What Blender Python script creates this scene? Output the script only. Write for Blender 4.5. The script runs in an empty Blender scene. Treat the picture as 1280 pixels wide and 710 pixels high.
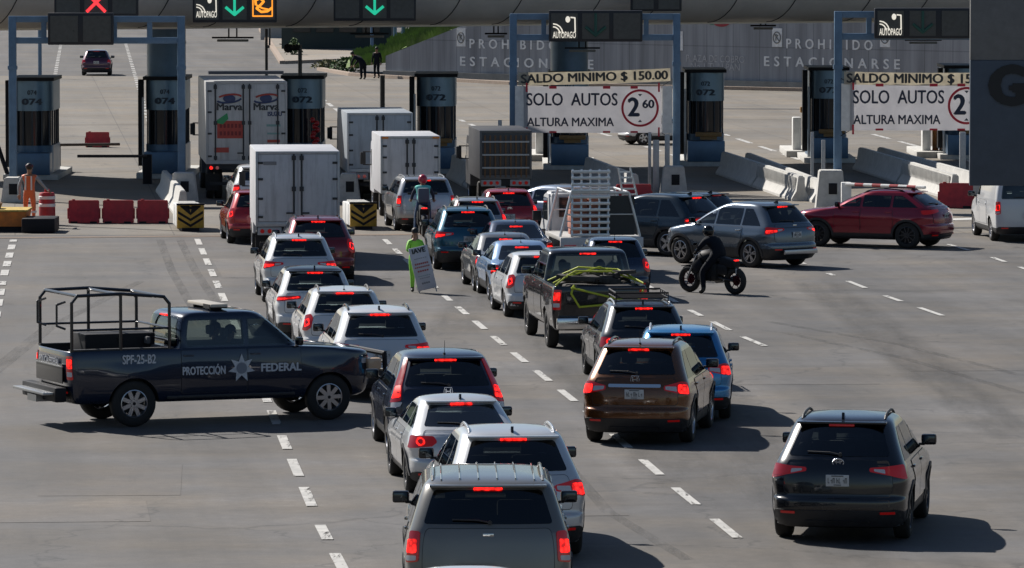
import bpy, bmesh, math, random
from mathutils import Vector, Matrix
from bisect import bisect_right
R = math.radians
PI = math.pi
rnd = random.Random(7)
S = bpy.context.scene

# ---------------------------------------------------------------- camera
FPX, CAMH, YH = 7111.0, 8.8, -95.0            # focal length in photo pixels, height, horizon row
PITCH = math.atan((355 - YH) / FPX)
cam_d = bpy.data.cameras.new('camera'); cam = bpy.data.objects.new('camera', cam_d)
S.collection.objects.link(cam); S.camera = cam
cam_d.sensor_width = 36; cam_d.lens = 36 * FPX / 1280
cam_d.clip_start = 1; cam_d.clip_end = 4000
cam.location = (0, 0, CAMH); cam.rotation_euler = (PI / 2 - PITCH, 0, 0)

# ---------------------------------------------------------------- light
SUN_DIR = Vector((-0.85, 0.95, 1.0)).normalized()      # towards the sun
SUN_EL = math.asin(SUN_DIR.z)
SUN_AZ = math.atan2(SUN_DIR.x, SUN_DIR.y)
W = bpy.data.worlds.new('World'); S.world = W; W.use_nodes = True
nt = W.node_tree
sky = nt.nodes.new('ShaderNodeTexSky'); sky.sky_type = 'NISHITA'; sky.sun_disc = False
sky.sun_elevation = SUN_EL; sky.sun_rotation = SUN_AZ
sky.air_density = 1.0; sky.dust_density = .6; sky.ozone_density = 3.0
bg = nt.nodes['Background']; nt.links.new(sky.outputs[0], bg.inputs[0]); bg.inputs[1].default_value = 0.05
sun_d = bpy.data.lights.new('sun', 'SUN'); sun = bpy.data.objects.new('sun', sun_d)
S.collection.objects.link(sun); sun_d.energy = 5.0; sun_d.angle = R(0.5); sun_d.color = (1, 0.95, 0.885)
sun.rotation_euler = SUN_DIR.to_track_quat('Z', 'Y').to_euler(); sun.location = (-60, 200, 80)
S.view_settings.view_transform = 'Standard'; S.view_settings.look = 'None'
S.view_settings.exposure = 0.42; S.view_settings.gamma = 1
S.cycles.max_bounces = 7; S.cycles.transparent_max_bounces = 12; S.cycles.glossy_bounces = 4
S.cycles.transmission_bounces = 4; S.cycles.diffuse_bounces = 3
S.cycles.caustics_reflective = False; S.cycles.caustics_refractive = False
S.cycles.use_denoising = True

# ---------------------------------------------------------------- helpers
C = S.collection
def at(px, py, h=0.0):
    """world point at height h seen at photo pixel (px, py)"""
    x = (px - 640) / FPX; u = (355 - py) / FPX
    d = Vector((x, math.cos(PITCH) + u * math.sin(PITCH), -math.sin(PITCH) + u * math.cos(PITCH)))
    t = (h - CAMH) / d.z
    return Vector((d.x * t, d.y * t, h))
def at_d(px, py, dist):
    """world point at ground distance dist seen at photo pixel"""
    x = (px - 640) / FPX; u = (355 - py) / FPX
    d = Vector((x, math.cos(PITCH) + u * math.sin(PITCH), -math.sin(PITCH) + u * math.cos(PITCH)))
    t = dist / d.y
    return Vector((d.x * t, dist, CAMH + d.z * t))
def scale_at(p):
    return FPX / (p.y * math.cos(PITCH) + (CAMH - p.z) * math.sin(PITCH))

MATS = {}
def mat(name, col=(.5, .5, .5), rough=.5, metal=0., coat=0., emit=0., ecol=None, var=0., vscale=8., bump=0., spec=.5, flake=0):
    if name in MATS: return MATS[name]
    m = bpy.data.materials.new(name); m.use_nodes = True; n = m.node_tree; b = n.nodes['Principled BSDF']
    b.inputs['Base Color'].default_value = (*col, 1); b.inputs['Roughness'].default_value = rough
    b.inputs['Metallic'].default_value = metal; b.inputs['Coat Weight'].default_value = coat
    b.inputs['Coat Roughness'].default_value = .03; b.inputs['Specular IOR Level'].default_value = spec
    if emit:
        b.inputs['Emission Color'].default_value = (*(ecol or col), 1); b.inputs['Emission Strength'].default_value = emit
    if var:
        tc = n.nodes.new('ShaderNodeTexCoord'); no = n.nodes.new('ShaderNodeTexNoise'); no.inputs['Scale'].default_value = vscale
        no.inputs['Detail'].default_value = 6; no.inputs['Roughness'].default_value = .65
        n.links.new(tc.outputs['Object'], no.inputs['Vector'])
        mr = n.nodes.new('ShaderNodeMapRange'); mr.inputs[1].default_value = .3; mr.inputs[2].default_value = .7
        mr.inputs[3].default_value = 1 - var; mr.inputs[4].default_value = 1 + var
        n.links.new(no.outputs[0], mr.inputs[0])
        mx = n.nodes.new('ShaderNodeVectorMath'); mx.operation = 'SCALE'; mx.inputs[0].default_value = col
        n.links.new(mr.outputs[0], mx.inputs['Scale']); n.links.new(mx.outputs[0], b.inputs['Base Color'])
        rr = n.nodes.new('ShaderNodeMapRange'); rr.inputs[1].default_value = .3; rr.inputs[2].default_value = .7
        rr.inputs[3].default_value = max(.02, rough - var * .4); rr.inputs[4].default_value = min(1, rough + var * .4)
        n.links.new(no.outputs[0], rr.inputs[0]); n.links.new(rr.outputs[0], b.inputs['Roughness'])
        if bump:
            bp = n.nodes.new('ShaderNodeBump'); bp.inputs['Strength'].default_value = bump; bp.inputs['Distance'].default_value = .02
            n.links.new(no.outputs[0], bp.inputs['Height']); n.links.new(bp.outputs[0], b.inputs['Normal'])
    MATS[name] = m
    return m
def paint(name, col, metal=.0, rough=.35, coat=1.0, dust=.25):
    """car paint: clear coat over base, road dust gathering low on the body"""
    if name in MATS: return MATS[name]
    m = bpy.data.materials.new(name); m.use_nodes = True; n = m.node_tree; b = n.nodes['Principled BSDF']
    b.inputs['Metallic'].default_value = metal; b.inputs['Coat Weight'].default_value = coat; b.inputs['Coat Roughness'].default_value = .04; b.inputs['Specular IOR Level'].default_value = .4
    tc = n.nodes.new('ShaderNodeTexCoord'); no = n.nodes.new('ShaderNodeTexNoise'); no.inputs['Scale'].default_value = 5
    no.inputs['Detail'].default_value = 8; no.inputs['Roughness'].default_value = .7
    n.links.new(tc.outputs['Object'], no.inputs['Vector'])
    sx = n.nodes.new('ShaderNodeSeparateXYZ'); n.links.new(tc.outputs['Object'], sx.inputs[0])
    hz = n.nodes.new('ShaderNodeMapRange'); hz.inputs[1].default_value = 1.0; hz.inputs[2].default_value = .25
    hz.inputs[3].default_value = .12; hz.inputs[4].default_value = 1.0
    n.links.new(sx.outputs[2], hz.inputs[0])
    mu = n.nodes.new('ShaderNodeMath'); mu.operation = 'MULTIPLY'
    n.links.new(hz.outputs[0], mu.inputs[0]); n.links.new(no.outputs[0], mu.inputs[1])
    m2 = n.nodes.new('ShaderNodeMath'); m2.operation = 'MULTIPLY'; m2.inputs[1].default_value = dust * 1.1; m2.use_clamp = True
    n.links.new(mu.outputs[0], m2.inputs[0])
    mx = n.nodes.new('ShaderNodeMix'); mx.data_type = 'RGBA'; mx.inputs[6].default_value = (*col, 1); mx.inputs[7].default_value = (.16, .14, .12, 1)
    n.links.new(m2.outputs[0], mx.inputs[0]); n.links.new(mx.outputs[2], b.inputs['Base Color'])
    rr = n.nodes.new('ShaderNodeMath'); rr.operation = 'MULTIPLY_ADD'; rr.inputs[1].default_value = .7; rr.inputs[2].default_value = rough
    n.links.new(m2.outputs[0], rr.inputs[0]); n.links.new(rr.outputs[0], b.inputs['Roughness'])
    cr = n.nodes.new('ShaderNodeMath'); cr.operation = 'MULTIPLY_ADD'; cr.inputs[1].default_value = .5; cr.inputs[2].default_value = .03
    n.links.new(m2.outputs[0], cr.inputs[0]); n.links.new(cr.outputs[0], b.inputs['Coat Roughness'])
    MATS[name] = m
    return m
def glass(name, tint, rough=.02, refl=(.9, .95, 1)):
    if name in MATS: return MATS[name]
    m = bpy.data.materials.new(name); m.use_nodes = True; n = m.node_tree; n.nodes.remove(n.nodes['Principled BSDF'])
    out = n.nodes['Material Output']
    t = n.nodes.new('ShaderNodeBsdfTransparent'); t.inputs[0].default_value = (*tint, 1)
    g = n.nodes.new('ShaderNodeBsdfGlossy'); g.inputs[0].default_value = (*refl, 1); g.inputs[1].default_value = rough
    fr = n.nodes.new('ShaderNodeFresnel'); fr.inputs[0].default_value = 1.65
    mi = n.nodes.new('ShaderNodeMixShader')
    n.links.new(fr.outputs[0], mi.inputs[0]); n.links.new(t.outputs[0], mi.inputs[1]); n.links.new(g.outputs[0], mi.inputs[2])
    n.links.new(mi.outputs[0], out.inputs[0]); MATS[name] = m
    return m

TYRE = mat('tyre_rubber', (.022, .021, .02), .8, var=.3, vscale=20)
PLAST = mat('black_plastic', (.025, .025, .027), .55, var=.25)
GLOSSB = mat('gloss_black', (.01, .01, .012), .12)
INTER = mat('cabin_dark', (.03, .03, .032), .8)
CHROME = mat('chrome', (.75, .75, .75), .12, 1)
STEEL = mat('grey_steel', (.35, .36, .37), .4, .9)
ALLOY = mat('alloy_silver', (.5, .5, .52), .28, .9)
ALLOYD = mat('alloy_dark', (.06, .06, .065), .3, .6)
GDARK = glass('dark_glass', (.27, .30, .30))
GSIDE = glass('side_glass', (.17, .19, .19))
GMID = glass('mid_glass', (.5, .56, .53))
GCLR = glass('clear_glass', (.75, .82, .78))
REDL = mat('red_lens', (.22, .004, .008), .12, 0, .6, emit=.06, ecol=(1, .02, .01))
REDLIT = mat('red_lit', (.7, .02, .01), .25, emit=2.2, ecol=(1, .012, .008))
REDBR = mat('red_brake', (.6, .02, .01), .25, emit=1.2, ecol=(1, .012, .01))
WLENS = mat('clear_lens', (.6, .6, .62), .1, 0, .6)
AMBER = mat('amber_lens', (.7, .22, .02), .2)
def lit_lens(m, hi, sc):
    n = m.node_tree; b = n.nodes['Principled BSDF']; tc = n.nodes.new('ShaderNodeTexCoord'); v = n.nodes.new('ShaderNodeTexVoronoi'); v.inputs['Scale'].default_value = sc
    n.links.new(tc.outputs['Object'], v.inputs['Vector']); mr = n.nodes.new('ShaderNodeMapRange'); mr.inputs[1].default_value = .05; mr.inputs[2].default_value = .75; mr.inputs[3].default_value = hi; mr.inputs[4].default_value = hi * .12
    n.links.new(v.outputs['Distance'], mr.inputs[0]); n.links.new(mr.outputs[0], b.inputs['Emission Strength'])
lit_lens(REDLIT, 2.9, 16)
PLATE = mat('plate_white', (.62, .63, .62), .45, var=.06)
INK = mat('dark_ink', (.03, .035, .04), .5)

def link(o, parent=None):
    C.objects.link(o)
    if parent is not None: o.parent = parent
    return o
def empty(name, loc=(0, 0, 0), rz=0.0, label=None, cat=None, group=None, kind=None):
    o = bpy.data.objects.new(name, None); C.objects.link(o); o.location = loc; o.rotation_euler = (0, 0, rz); o.empty_display_size = .3
    return tag(o, label, cat, group, kind)
def tag(o, label=None, cat=None, group=None, kind=None):
    if label: o['label'] = label
    if cat: o['category'] = cat
    if group: o['group'] = group
    if kind: o['kind'] = kind
    return o
def shade(me, ang=35):
    me.shade_smooth()
    me.set_sharp_from_angle(angle=R(ang))

class MB:
    """collects shapes into one mesh; every add takes a material slot index"""
    def __init__(s): s.bm = bmesh.new()
    def _fin(s, before, mi, M):
        vs = [v for v in s.bm.verts if v not in before] if before is not None else []
        return vs
    def box(s, c, d, mi=0, rot=None, bev=0.0):
        r = bmesh.ops.create_cube(s.bm, size=1); vs = r['verts']
        m = Matrix.Translation(c) @ (rot if rot is not None else Matrix.Identity(4)) @ Matrix.Diagonal((*d, 1))
        bmesh.ops.transform(s.bm, matrix=m, verts=vs)
        fs = {f for v in vs for f in v.link_faces}
        for f in fs: f.material_index = mi
        if bev:
            es = list({e for v in vs for e in v.link_edges})
            rr = bmesh.ops.bevel(s.bm, geom=es, offset=bev, segments=2, affect='EDGES', profile=.6)
            for f in rr['faces']: f.material_index = mi
        return s
    def cyl(s, a, b, r, r2=None, n=14, mi=0, caps=True):
        a = Vector(a); b = Vector(b); d = b - a
        if d.length < 1e-6: return s
        rr = bmesh.ops.create_cone(s.bm, cap_ends=caps, segments=n, radius1=r, radius2=r if r2 is None else r2, depth=d.length)
        m = Matrix.Translation((a + b) / 2) @ d.to_track_quat('Z', 'Y').to_matrix().to_4x4()
        bmesh.ops.transform(s.bm, matrix=m, verts=rr['verts'])
        for f in {f for v in rr['verts'] for f in v.link_faces}: f.material_index = mi
        return s
    def tube(s, pts, r, n=8, mi=0):
        pts = [Vector(p) for p in pts]
        for a, b in zip(pts, pts[1:]): s.cyl(a, b, r, n=n, mi=mi)
        for p in pts[1:-1]: s.ball(p, r, mi=mi, n=n)
        return s
    def ball(s, c, r, mi=0, n=10, sc=(1, 1, 1), rot=None):
        rr = bmesh.ops.create_uvsphere(s.bm, u_segments=n, v_segments=max(6, n // 2 + 2), radius=r)
        m = Matrix.Translation(c) @ (rot if rot is not None else Matrix.Identity(4)) @ Matrix.Diagonal((*sc, 1))
        bmesh.ops.transform(s.bm, matrix=m, verts=rr['verts'])
        for f in {f for v in rr['verts'] for f in v.link_faces}: f.material_index = mi
        return s
    def prism(s, poly, axis, a, b, mi=0):
        """2D polygon extruded along axis from a to b; axis x: poly=(y,z), y: (x,z), z: (x,y)"""
        def P(p, t):
            return (t, p[0], p[1]) if axis == 'x' else ((p[0], t, p[1]) if axis == 'y' else (p[0], p[1], t))
        v0 = [s.bm.verts.new(P(p, a)) for p in poly]; v1 = [s.bm.verts.new(P(p, b)) for p in poly]
        fs = [s.bm.faces.new(v0), s.bm.faces.new(v1[::-1])]
        n = len(poly)
        for i in range(n): fs.append(s.bm.faces.new((v0[i], v1[i], v1[(i + 1) % n], v0[(i + 1) % n])))
        for f in fs: f.material_index = mi
        bmesh.ops.recalc_face_normals(s.bm, faces=fs)
        return s
    def lathe(s, prof, n=24, mi=0, c=(0, 0, 0), axis='z', close=False):
        """prof: (r, h[, mi])"""
        rings = []
        for p in prof:
            ring = []
            for k in range(n):
                a = 2 * PI * k / n; x, y, z = p[0] * math.cos(a), p[0] * math.sin(a), p[1]
                v = (x, y, z) if axis == 'z' else ((z, x, y) if axis == 'x' else (x, z, y))
                ring.append(s.bm.verts.new((v[0] + c[0], v[1] + c[1], v[2] + c[2])))
            rings.append(ring)
        fs = []
        for i in range(len(prof) - 1):
            for k in range(n):
                f = s.bm.faces.new((rings[i][k], rings[i][(k + 1) % n], rings[i + 1][(k + 1) % n], rings[i + 1][k]))
                f.material_index = prof[i][2] if len(prof[i]) > 2 else mi; fs.append(f)
        for i, o in ((0, 1), (-1, -1)):
            if prof[i][0] > 1e-4 and not (abs(prof[0][0] - prof[-1][0]) < 1e-6 and len(prof) > 4 and abs(prof[0][1] - prof[-1][1]) < 1e-6):
                f = s.bm.faces.new(rings[i][::o]); f.material_index = mi; fs.append(f)
        bmesh.ops.recalc_face_normals(s.bm, faces=fs)
        return s
    def quad(s, pts, mi=0):
        f = s.bm.faces.new([s.bm.verts.new(p) for p in pts]); f.material_index = mi
        return s
    def mesh(s, name, mats, smooth=35, xf=None):
        me = bpy.data.meshes.new(name)
        if xf is not None: bmesh.ops.transform(s.bm, matrix=xf, verts=s.bm.verts)
        s.bm.to_mesh(me); s.bm.free()
        for m in (mats if isinstance(mats, (list, tuple)) else [mats]): me.materials.append(m)
        if smooth: shade(me, smooth)
        return me
    def build(s, name, mats, parent=None, smooth=35, loc=None, rz=None, xf=None):
        o = bpy.data.objects.new(name, s.mesh(name, mats, smooth, xf))
        if loc is not None: o.location = loc
        if rz is not None: o.rotation_euler = (0, 0, rz)
        return link(o, parent)

def copy_tree(o, parent=None):
    c = o.copy(); C.objects.link(c); c.parent = parent
    for ch in list(o.children): copy_tree(ch, c)
    return c

TXT = {}
def text_mesh(txt, size, depth=.004, bold=0.0, align='CENTER', spacing=1.0, shear=0.0):
    key = (txt, size, depth, bold, align, spacing, shear)
    if key in TXT: return TXT[key]
    cu = bpy.data.curves.new('lettering', 'FONT'); cu.body = txt; cu.size = size; cu.extrude = depth; cu.offset = 0
    cu.align_x = align; cu.align_y = 'CENTER'; cu.space_character = spacing; cu.shear = shear; cu.resolution_u = 3
    o = bpy.data.objects.new('lettering', cu); C.objects.link(o)
    dg = bpy.context.evaluated_depsgraph_get(); dg.update()
    me = bpy.data.meshes.new_from_object(o.evaluated_get(dg), depsgraph=dg)
    bpy.data.objects.remove(o); bpy.data.curves.remove(cu)
    if bold:
        bm = bmesh.new()
        for k, (dx, dz) in enumerate(((0, 0), (1, 0), (-1, 0), (0, .6), (0, -.6))):
            n0 = len(bm.verts); bm.from_mesh(me); bm.verts.ensure_lookup_table()
            for v in bm.verts[n0:]: v.co.x += dx * bold; v.co.y += dz * bold; v.co.z += .0006 * k
        bm.to_mesh(me); bm.free()
    TXT[key] = me
    return me
def text(name, txt, size, m, parent, loc, rot=(PI / 2, 0, 0), width=None, **kw):
    """lettering as real thin geometry; default rotation stands upright, read from -Y"""
    me = text_mesh(txt, size, **kw).copy(); me.materials.clear(); me.materials.append(m)
    if width:
        w = max(v.co.x for v in me.vertices) - min(v.co.x for v in me.vertices)
        k = width / w
        for v in me.vertices: v.co.x *= k
    o = bpy.data.objects.new(name, me); link(o, parent); o.location = loc; o.rotation_euler = rot
    return o

def eval_mesh(o):
    dg = bpy.context.evaluated_depsgraph_get(); dg.update()
    return bpy.data.meshes.new_from_object(o.evaluated_get(dg), depsgraph=dg)
def boolean(me, cutters):
    """subtract each cutter mesh in turn; cutter faces keep their material index"""
    o = bpy.data.objects.new('tmp', me); C.objects.link(o); cs = []
    for c in cutters:
        k = bpy.data.objects.new('tmpc', c); C.objects.link(k); cs.append(k)
        while len(c.materials) < len(me.materials): c.materials.append(me.materials[len(c.materials)])
        md = o.modifiers.new('b', 'BOOLEAN'); md.object = k; md.operation = 'DIFFERENCE'; md.solver = 'EXACT'; md.material_mode = 'INDEX'
    r = eval_mesh(o)
    bpy.data.objects.remove(o)
    for k in cs: bpy.data.objects.remove(k)
    return r
# ---------------------------------------------------------------- car body maths
def catmull(rows, sub):
    out = []
    n = len(rows)
    for i in range(n - 1):
        p0, p1, p2, p3 = rows[max(0, i - 1)], rows[i], rows[i + 1], rows[min(n - 1, i + 2)]
        for k in range(sub):
            t = k / sub; r = []
            for a, b, c, d in zip(p0, p1, p2, p3):
                # monotone-limited tangents
                m1 = (c - a) / 2; m2 = (d - b) / 2; dl = c - b
                if dl == 0: m1 = m2 = 0
                else:
                    m1 = max(0, min(m1 / dl, 3)) * dl; m2 = max(0, min(m2 / dl, 3)) * dl
                h = t * t * t; q = t * t
                r.append((2 * h - 3 * q + 1) * b + (h - 2 * q + t) * m1 + (-2 * h + 3 * q) * c + (h - q) * m2)
            out.append(tuple(r))
    out.append(tuple(rows[-1]))
    return out

class Shell:
    """stack of rounded plan outlines; rows: z, rear inset, front inset, half width, rear corner, front corner"""
    NR, NF = 3.4, 2.7
    def __init__(s, L, Wd, rows, sub=4):
        s.L, s.W = L, Wd
        s.rows = catmull([(z, yr, yf, hw * Wd / 2, cr, cf) for z, yr, yf, hw, cr, cf in rows], sub)
        s.zs = [r[0] for r in s.rows]; s.H = s.zs[-1]
    def par(s, z):
        z = min(max(z, s.zs[0]), s.zs[-1] - 1e-5); i = min(bisect_right(s.zs, z) - 1, len(s.zs) - 2)
        a, b = s.rows[i], s.rows[i + 1]; t = (z - a[0]) / max(1e-9, b[0] - a[0])
        r = [p + (q - p) * t for p, q in zip(a, b)]
        free = (s.L - r[1] - r[2]) * .49
        r[4] = min(r[4], free); r[5] = min(r[5], free)
        return r
    def rear(s, x, z, *_):
        _, yr, yf, hw, cr, cf = s.par(z); q = min(abs(x) / hw, .999)
        return Vector((x, -s.L / 2 + yr + cr - cr * (1 - q ** s.NR) ** (1 / s.NR), z))
    def front(s, x, z, *_):
        _, yr, yf, hw, cr, cf = s.par(z); q = min(abs(x) / hw, .999)
        return Vector((x, s.L / 2 - yf - cf + cf * (1 - q ** s.NF) ** (1 / s.NF), z))
    FL = None
    def flare(s, y, z):
        if not s.FL: return 0.0
        ya, yb, zt, am = s.FL
        if z > zt: return 0.0
        f = min(1, (zt - z) / .22) * min(1, max(0, (z - .1) / .1))
        return am * f * (math.exp(-((y - ya) / .42) ** 4) + math.exp(-((y - yb) / .42) ** 4))
    def hw_at(s, y, z): return s._hw(y, z) + s.flare(y, z)
    def _hw(s, y, z):
        _, yr, yf, hw, cr, cf = s.par(z); a = -s.L / 2 + yr + cr; b = s.L / 2 - yf - cf
        if y < a: return hw * max(1e-6, 1 - min(.9999, (a - y) / cr) ** s.NR) ** (1 / s.NR)
        if y > b: return hw * max(1e-6, 1 - min(.9999, (y - b) / cf) ** s.NF) ** (1 / s.NF)
        return hw
    def right(s, y, z, *_): return Vector((s.hw_at(y, z), y, z))
    def left(s, y, z, *_): return Vector((-s.hw_at(y, z), y, z))
    def inside(s, x, y, z):
        _, yr, yf, hw, cr, cf = s.par(z)
        return -s.L / 2 + yr < y < s.L / 2 - yf and abs(x) < s.hw_at(y, z)
    def top(s, x, y, *_):
        a, b = .6, s.H
        for _ in range(18):
            m = (a + b) / 2
            if s.inside(x, y, m): a = m
            else: b = m
        return Vector((x, y, a))
    def outline(s, r, inset=0.0, nq=9, ns=26):
        z, yr, yf, hw, cr, cf = r; hw = max(hw - inset, .01); yr += inset; yf += inset
        free = max(.02, (s.L - yr - yf) * .49); cr = min(cr, free); cf = min(cf, free)
        a = -s.L / 2 + yr + cr; b = s.L / 2 - yf - cf; pts = []
        for k in range(nq):                        # rear centre -> right rear corner
            t = (k / nq) ** .8 * PI / 2
            pts.append((hw * math.sin(t) ** (2 / s.NR), a - cr * math.cos(t) ** (2 / s.NR)))
        for k in range(ns + 1): y = a + (b - a) * k / ns; pts.append((hw + (s.flare(y, z) if not inset else 0), y))
        for k in range(1, nq + 1):
            t = (1 - (1 - k / nq) ** .8) * PI / 2
            pts.append((hw * max(0, math.cos(t)) ** (2 / s.NF), b + cf * math.sin(t) ** (2 / s.NF)))
        pts += [(-x, y) for x, y in pts[-2:0:-1]]
        return pts
    def bmesh(s, inset=0.0, z0=None, z1=None, mi=0):
        bm = bmesh.new(); rings = []
        rows = [r for r in s.rows if (z0 is None or r[0] > z0 + .01) and (z1 is None or r[0] < z1 - .01)]
        if z0 is not None: rows.insert(0, tuple(s.par(z0)))
        if z1 is not None: rows.append(tuple(s.par(z1)))
        for r in rows: rings.append([bm.verts.new((x, y, r[0])) for x, y in s.outline(r, inset)])
        n = len(rings[0])
        for a, b in zip(rings, rings[1:]):
            for k in range(n): bm.faces.new((a[k], a[(k + 1) % n], b[(k + 1) % n], b[k]))
        bm.faces.new(rings[0][::-1])
        c = bm.verts.new((0, sum(v.co.y for v in rings[-1]) / n, rows[-1][0] + (.004 if z1 is None else 0)))
        for k in range(n): bm.faces.new((rings[-1][k], rings[-1][(k + 1) % n], c))
        for f in bm.faces: f.material_index = mi
        bmesh.ops.recalc_face_normals(bm, faces=bm.faces)
        return bm

def nrm(surf, u, v, out):
    e = .008
    a = surf(u + e, v) - surf(u - e, v); b = surf(u, v + e) - surf(u, v - e)
    n = a.cross(b)
    if n.length < 1e-9: return Vector(out)
    n.normalize()
    return n if n.dot(Vector(out)) > 0 else -n
OUT = {'rear': (0, -1, .2), 'front': (0, 1, .2), 'left': (-1, 0, .1), 'right': (1, 0, .1), 'top': (0, 0, 1)}
def rounded(poly, r, n=4):
    out = []; m = len(poly)
    for i in range(m):
        p = Vector(poly[i]).to_2d(); a = Vector(poly[i - 1]).to_2d() - p; b = Vector(poly[(i + 1) % m]).to_2d() - p
        rr = min(r, a.length * .45, b.length * .45)
        if rr < 1e-4: out.append(tuple(p)); continue
        p1 = p + a.normalized() * rr; p2 = p + b.normalized() * rr
        for k in range(n + 1):
            t = k / n; out.append(tuple(p1 * (1 - t) ** 2 + p * 2 * t * (1 - t) + p2 * t * t))
    return out
def drape_into(bm, sh, side, poly, off=.004, thick=.012, step=.09, mi=0):
    surf = getattr(sh, side); t = bmesh.new()
    f = t.faces.new([t.verts.new((p[0], p[1], 0)) for p in poly])
    us = [p[0] for p in poly]; vs = [p[1] for p in poly]
    for ax, (lo, hi) in ((0, (min(us), max(us))), (1, (min(vs), max(vs)))):
        n = max(1, int((hi - lo) / step)); no = (1, 0, 0) if ax == 0 else (0, 1, 0)
        for k in range(1, n):
            c = lo + (hi - lo) * k / n + 1e-5
            bmesh.ops.bisect_plane(t, geom=t.verts[:] + t.edges[:] + t.faces[:], plane_co=(c, 0, 0) if ax == 0 else (0, c, 0), plane_no=no, dist=1e-6)
    t.verts.index_update(); mp = {}; lowm = {}
    for v in t.verts:
        u, w = v.co.x, v.co.y; P = surf(u, w); N = nrm(surf, u, w, OUT[side])
        mp[v.index] = bm.verts.new(P + N * off)
        if v.is_boundary: lowm[v.index] = bm.verts.new(P + N * (off - thick))
    fs = []
    for f in t.faces:
        try: nf = bm.faces.new([mp[v.index] for v in f.verts]); nf.material_index = mi; fs.append(nf)
        except ValueError: pass
    for e in t.edges:
        if e.is_boundary:
            a, b = e.verts[0].index, e.verts[1].index
            nf = bm.faces.new((mp[a], mp[b], lowm[b], lowm[a])); nf.material_index = mi; fs.append(nf)
    t.free()
    # orient: compare first faces with outward
    for f in fs: f.normal_update()
    flip = [f for f in fs[:1] if f.normal.dot(Vector(OUT[side])) < 0]
    bmesh.ops.recalc_face_normals(bm, faces=fs)
    for f in fs: f.normal_update()
    big = max(fs, key=lambda f: f.calc_area())
    if big.normal.dot(Vector(OUT[side])) < 0: bmesh.ops.reverse_faces(bm, faces=fs)
def drape(name, sh, side, polys, mats, parent, off=.004, thick=.012, step=.09):
    """polys: one polygon, or a list of (polygon, material index, offset)"""
    bm = bmesh.new()
    if not isinstance(polys[0][0], (list, tuple)) or not isinstance(polys[0][0][0], (list, tuple)): polys = [(polys, 0, off)]
    for poly, mi, of in polys: drape_into(bm, sh, side, poly, of, thick, step, mi)
    me = bpy.data.meshes.new(name); bm.to_mesh(me); bm.free()
    for m in (mats if isinstance(mats, (list, tuple)) else [mats]): me.materials.append(m)
    shade(me, 40)
    return link(bpy.data.objects.new(name, me), parent)
def inset_poly(poly, d):
    """shrink polygon by d (counter-clockwise or not)"""
    m = len(poly); area = sum(poly[i][0] * poly[(i + 1) % m][1] - poly[(i + 1) % m][0] * poly[i][1] for i in range(m))
    sg = 1 if area > 0 else -1; out = []
    for i in range(m):
        p0, p1, p2 = Vector(poly[i - 1]).to_2d(), Vector(poly[i]).to_2d(), Vector(poly[(i + 1) % m]).to_2d()
        e1 = (p1 - p0); e2 = (p2 - p1)
        if e1.length < 1e-6 or e2.length < 1e-6: out.append(tuple(p1)); continue
        n1 = Vector((-e1.y, e1.x)).normalized() * sg; n2 = Vector((-e2.y, e2.x)).normalized() * sg
        n = (n1 + n2); n = n.normalized() if n.length > 1e-5 else n1
        k = d / max(.4, n.dot(n1)); out.append(tuple(p1 + n * k))
    return out

# ---------------------------------------------------------------- wheels
WH = {}
def wheel_meshes(r, w, style, rimmat):
    key = (round(r, 3), w, style, rimmat.name)
    if key in WH: return WH[key]
    rr = r * (.66 if style != 'steel' else .60)
    t = MB(); prof = [(rr, -w / 2 + .01), (rr + .02, -w / 2), (r - .035, -w / 2), (r - .008, -w / 2 + .025), (r, -w / 2 + .05)]
    prof += [(r, w / 2 - .05), (r - .008, w / 2 - .025), (r - .035, w / 2), (rr + .02, w / 2), (rr, w / 2 - .01)]
    # open ring: no caps
    bm = t.bm; n = 32; rings = [[bm.verts.new((h, p * math.cos(2 * PI * k / n), p * math.sin(2 * PI * k / n))) for k in range(n)] for p, h in prof]
    for a, b in zip(rings, rings[1:]):
        for k in range(n): bm.faces.new((a[k], a[(k + 1) % n], b[(k + 1) % n], b[k]))
    bmesh.ops.recalc_face_normals(bm, faces=bm.faces)
    tm = t.mesh('wheel', [TYRE], 50)
    m = MB()                                         # rim, outer side is +x
    m.lathe([(rr + .005, w / 2 - .012), (rr - .015, w / 2 - .006), (rr - .03, w / 2 - .04), (rr - .04, -w / 2 + .02)], 28, 0, axis='x')
    m.bm.faces.ensure_lookup_table()
    bmesh.ops.delete(m.bm, geom=[f for f in m.bm.faces if len(f.verts) > 4], context='FACES_ONLY')
    m.cyl((w / 2 - .10, 0, 0), (w / 2 - .085, 0, 0), rr - .04, n=24, mi=1)      # brake disc / dark back
    k = {'five': 5, 'ten': 10, 'steel': 8, 'multi': 7, 'twin': 5}[style]
    for i in range(k):
        a = 2 * PI * i / k
        rot = Matrix.Rotation(a, 4, 'X')
        if style == 'twin':
            for da in (-.16, .16):
                m.box((Matrix.Rotation(a + da, 4, 'X') @ Vector((w / 2 - .035, 0, rr * .52))), (.03, .035, rr * .9), 0, Matrix.Rotation(a + da, 4, 'X'))
        else:
            wd = {'five': .085, 'ten': .03, 'steel': .07, 'multi': .05}[style]
            m.box(rot @ Vector((w / 2 - .035, 0, rr * .52)), (.03, wd, rr * .9), 0, rot)
    m.cyl((w / 2 - .06, 0, 0), (w / 2 - .012, 0, 0), .065, n=14); m.cyl((w / 2 - .02, 0, 0), (w / 2 - .006, 0, 0), .03, n=10, mi=1)
    rm = m.mesh('rim', [rimmat, mat('rim_dark', (.02, .02, .02), .7)], 30)  # second slot: near-black back disc and hub centre
    WH[key] = (tm, rm)
    return WH[key]
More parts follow.
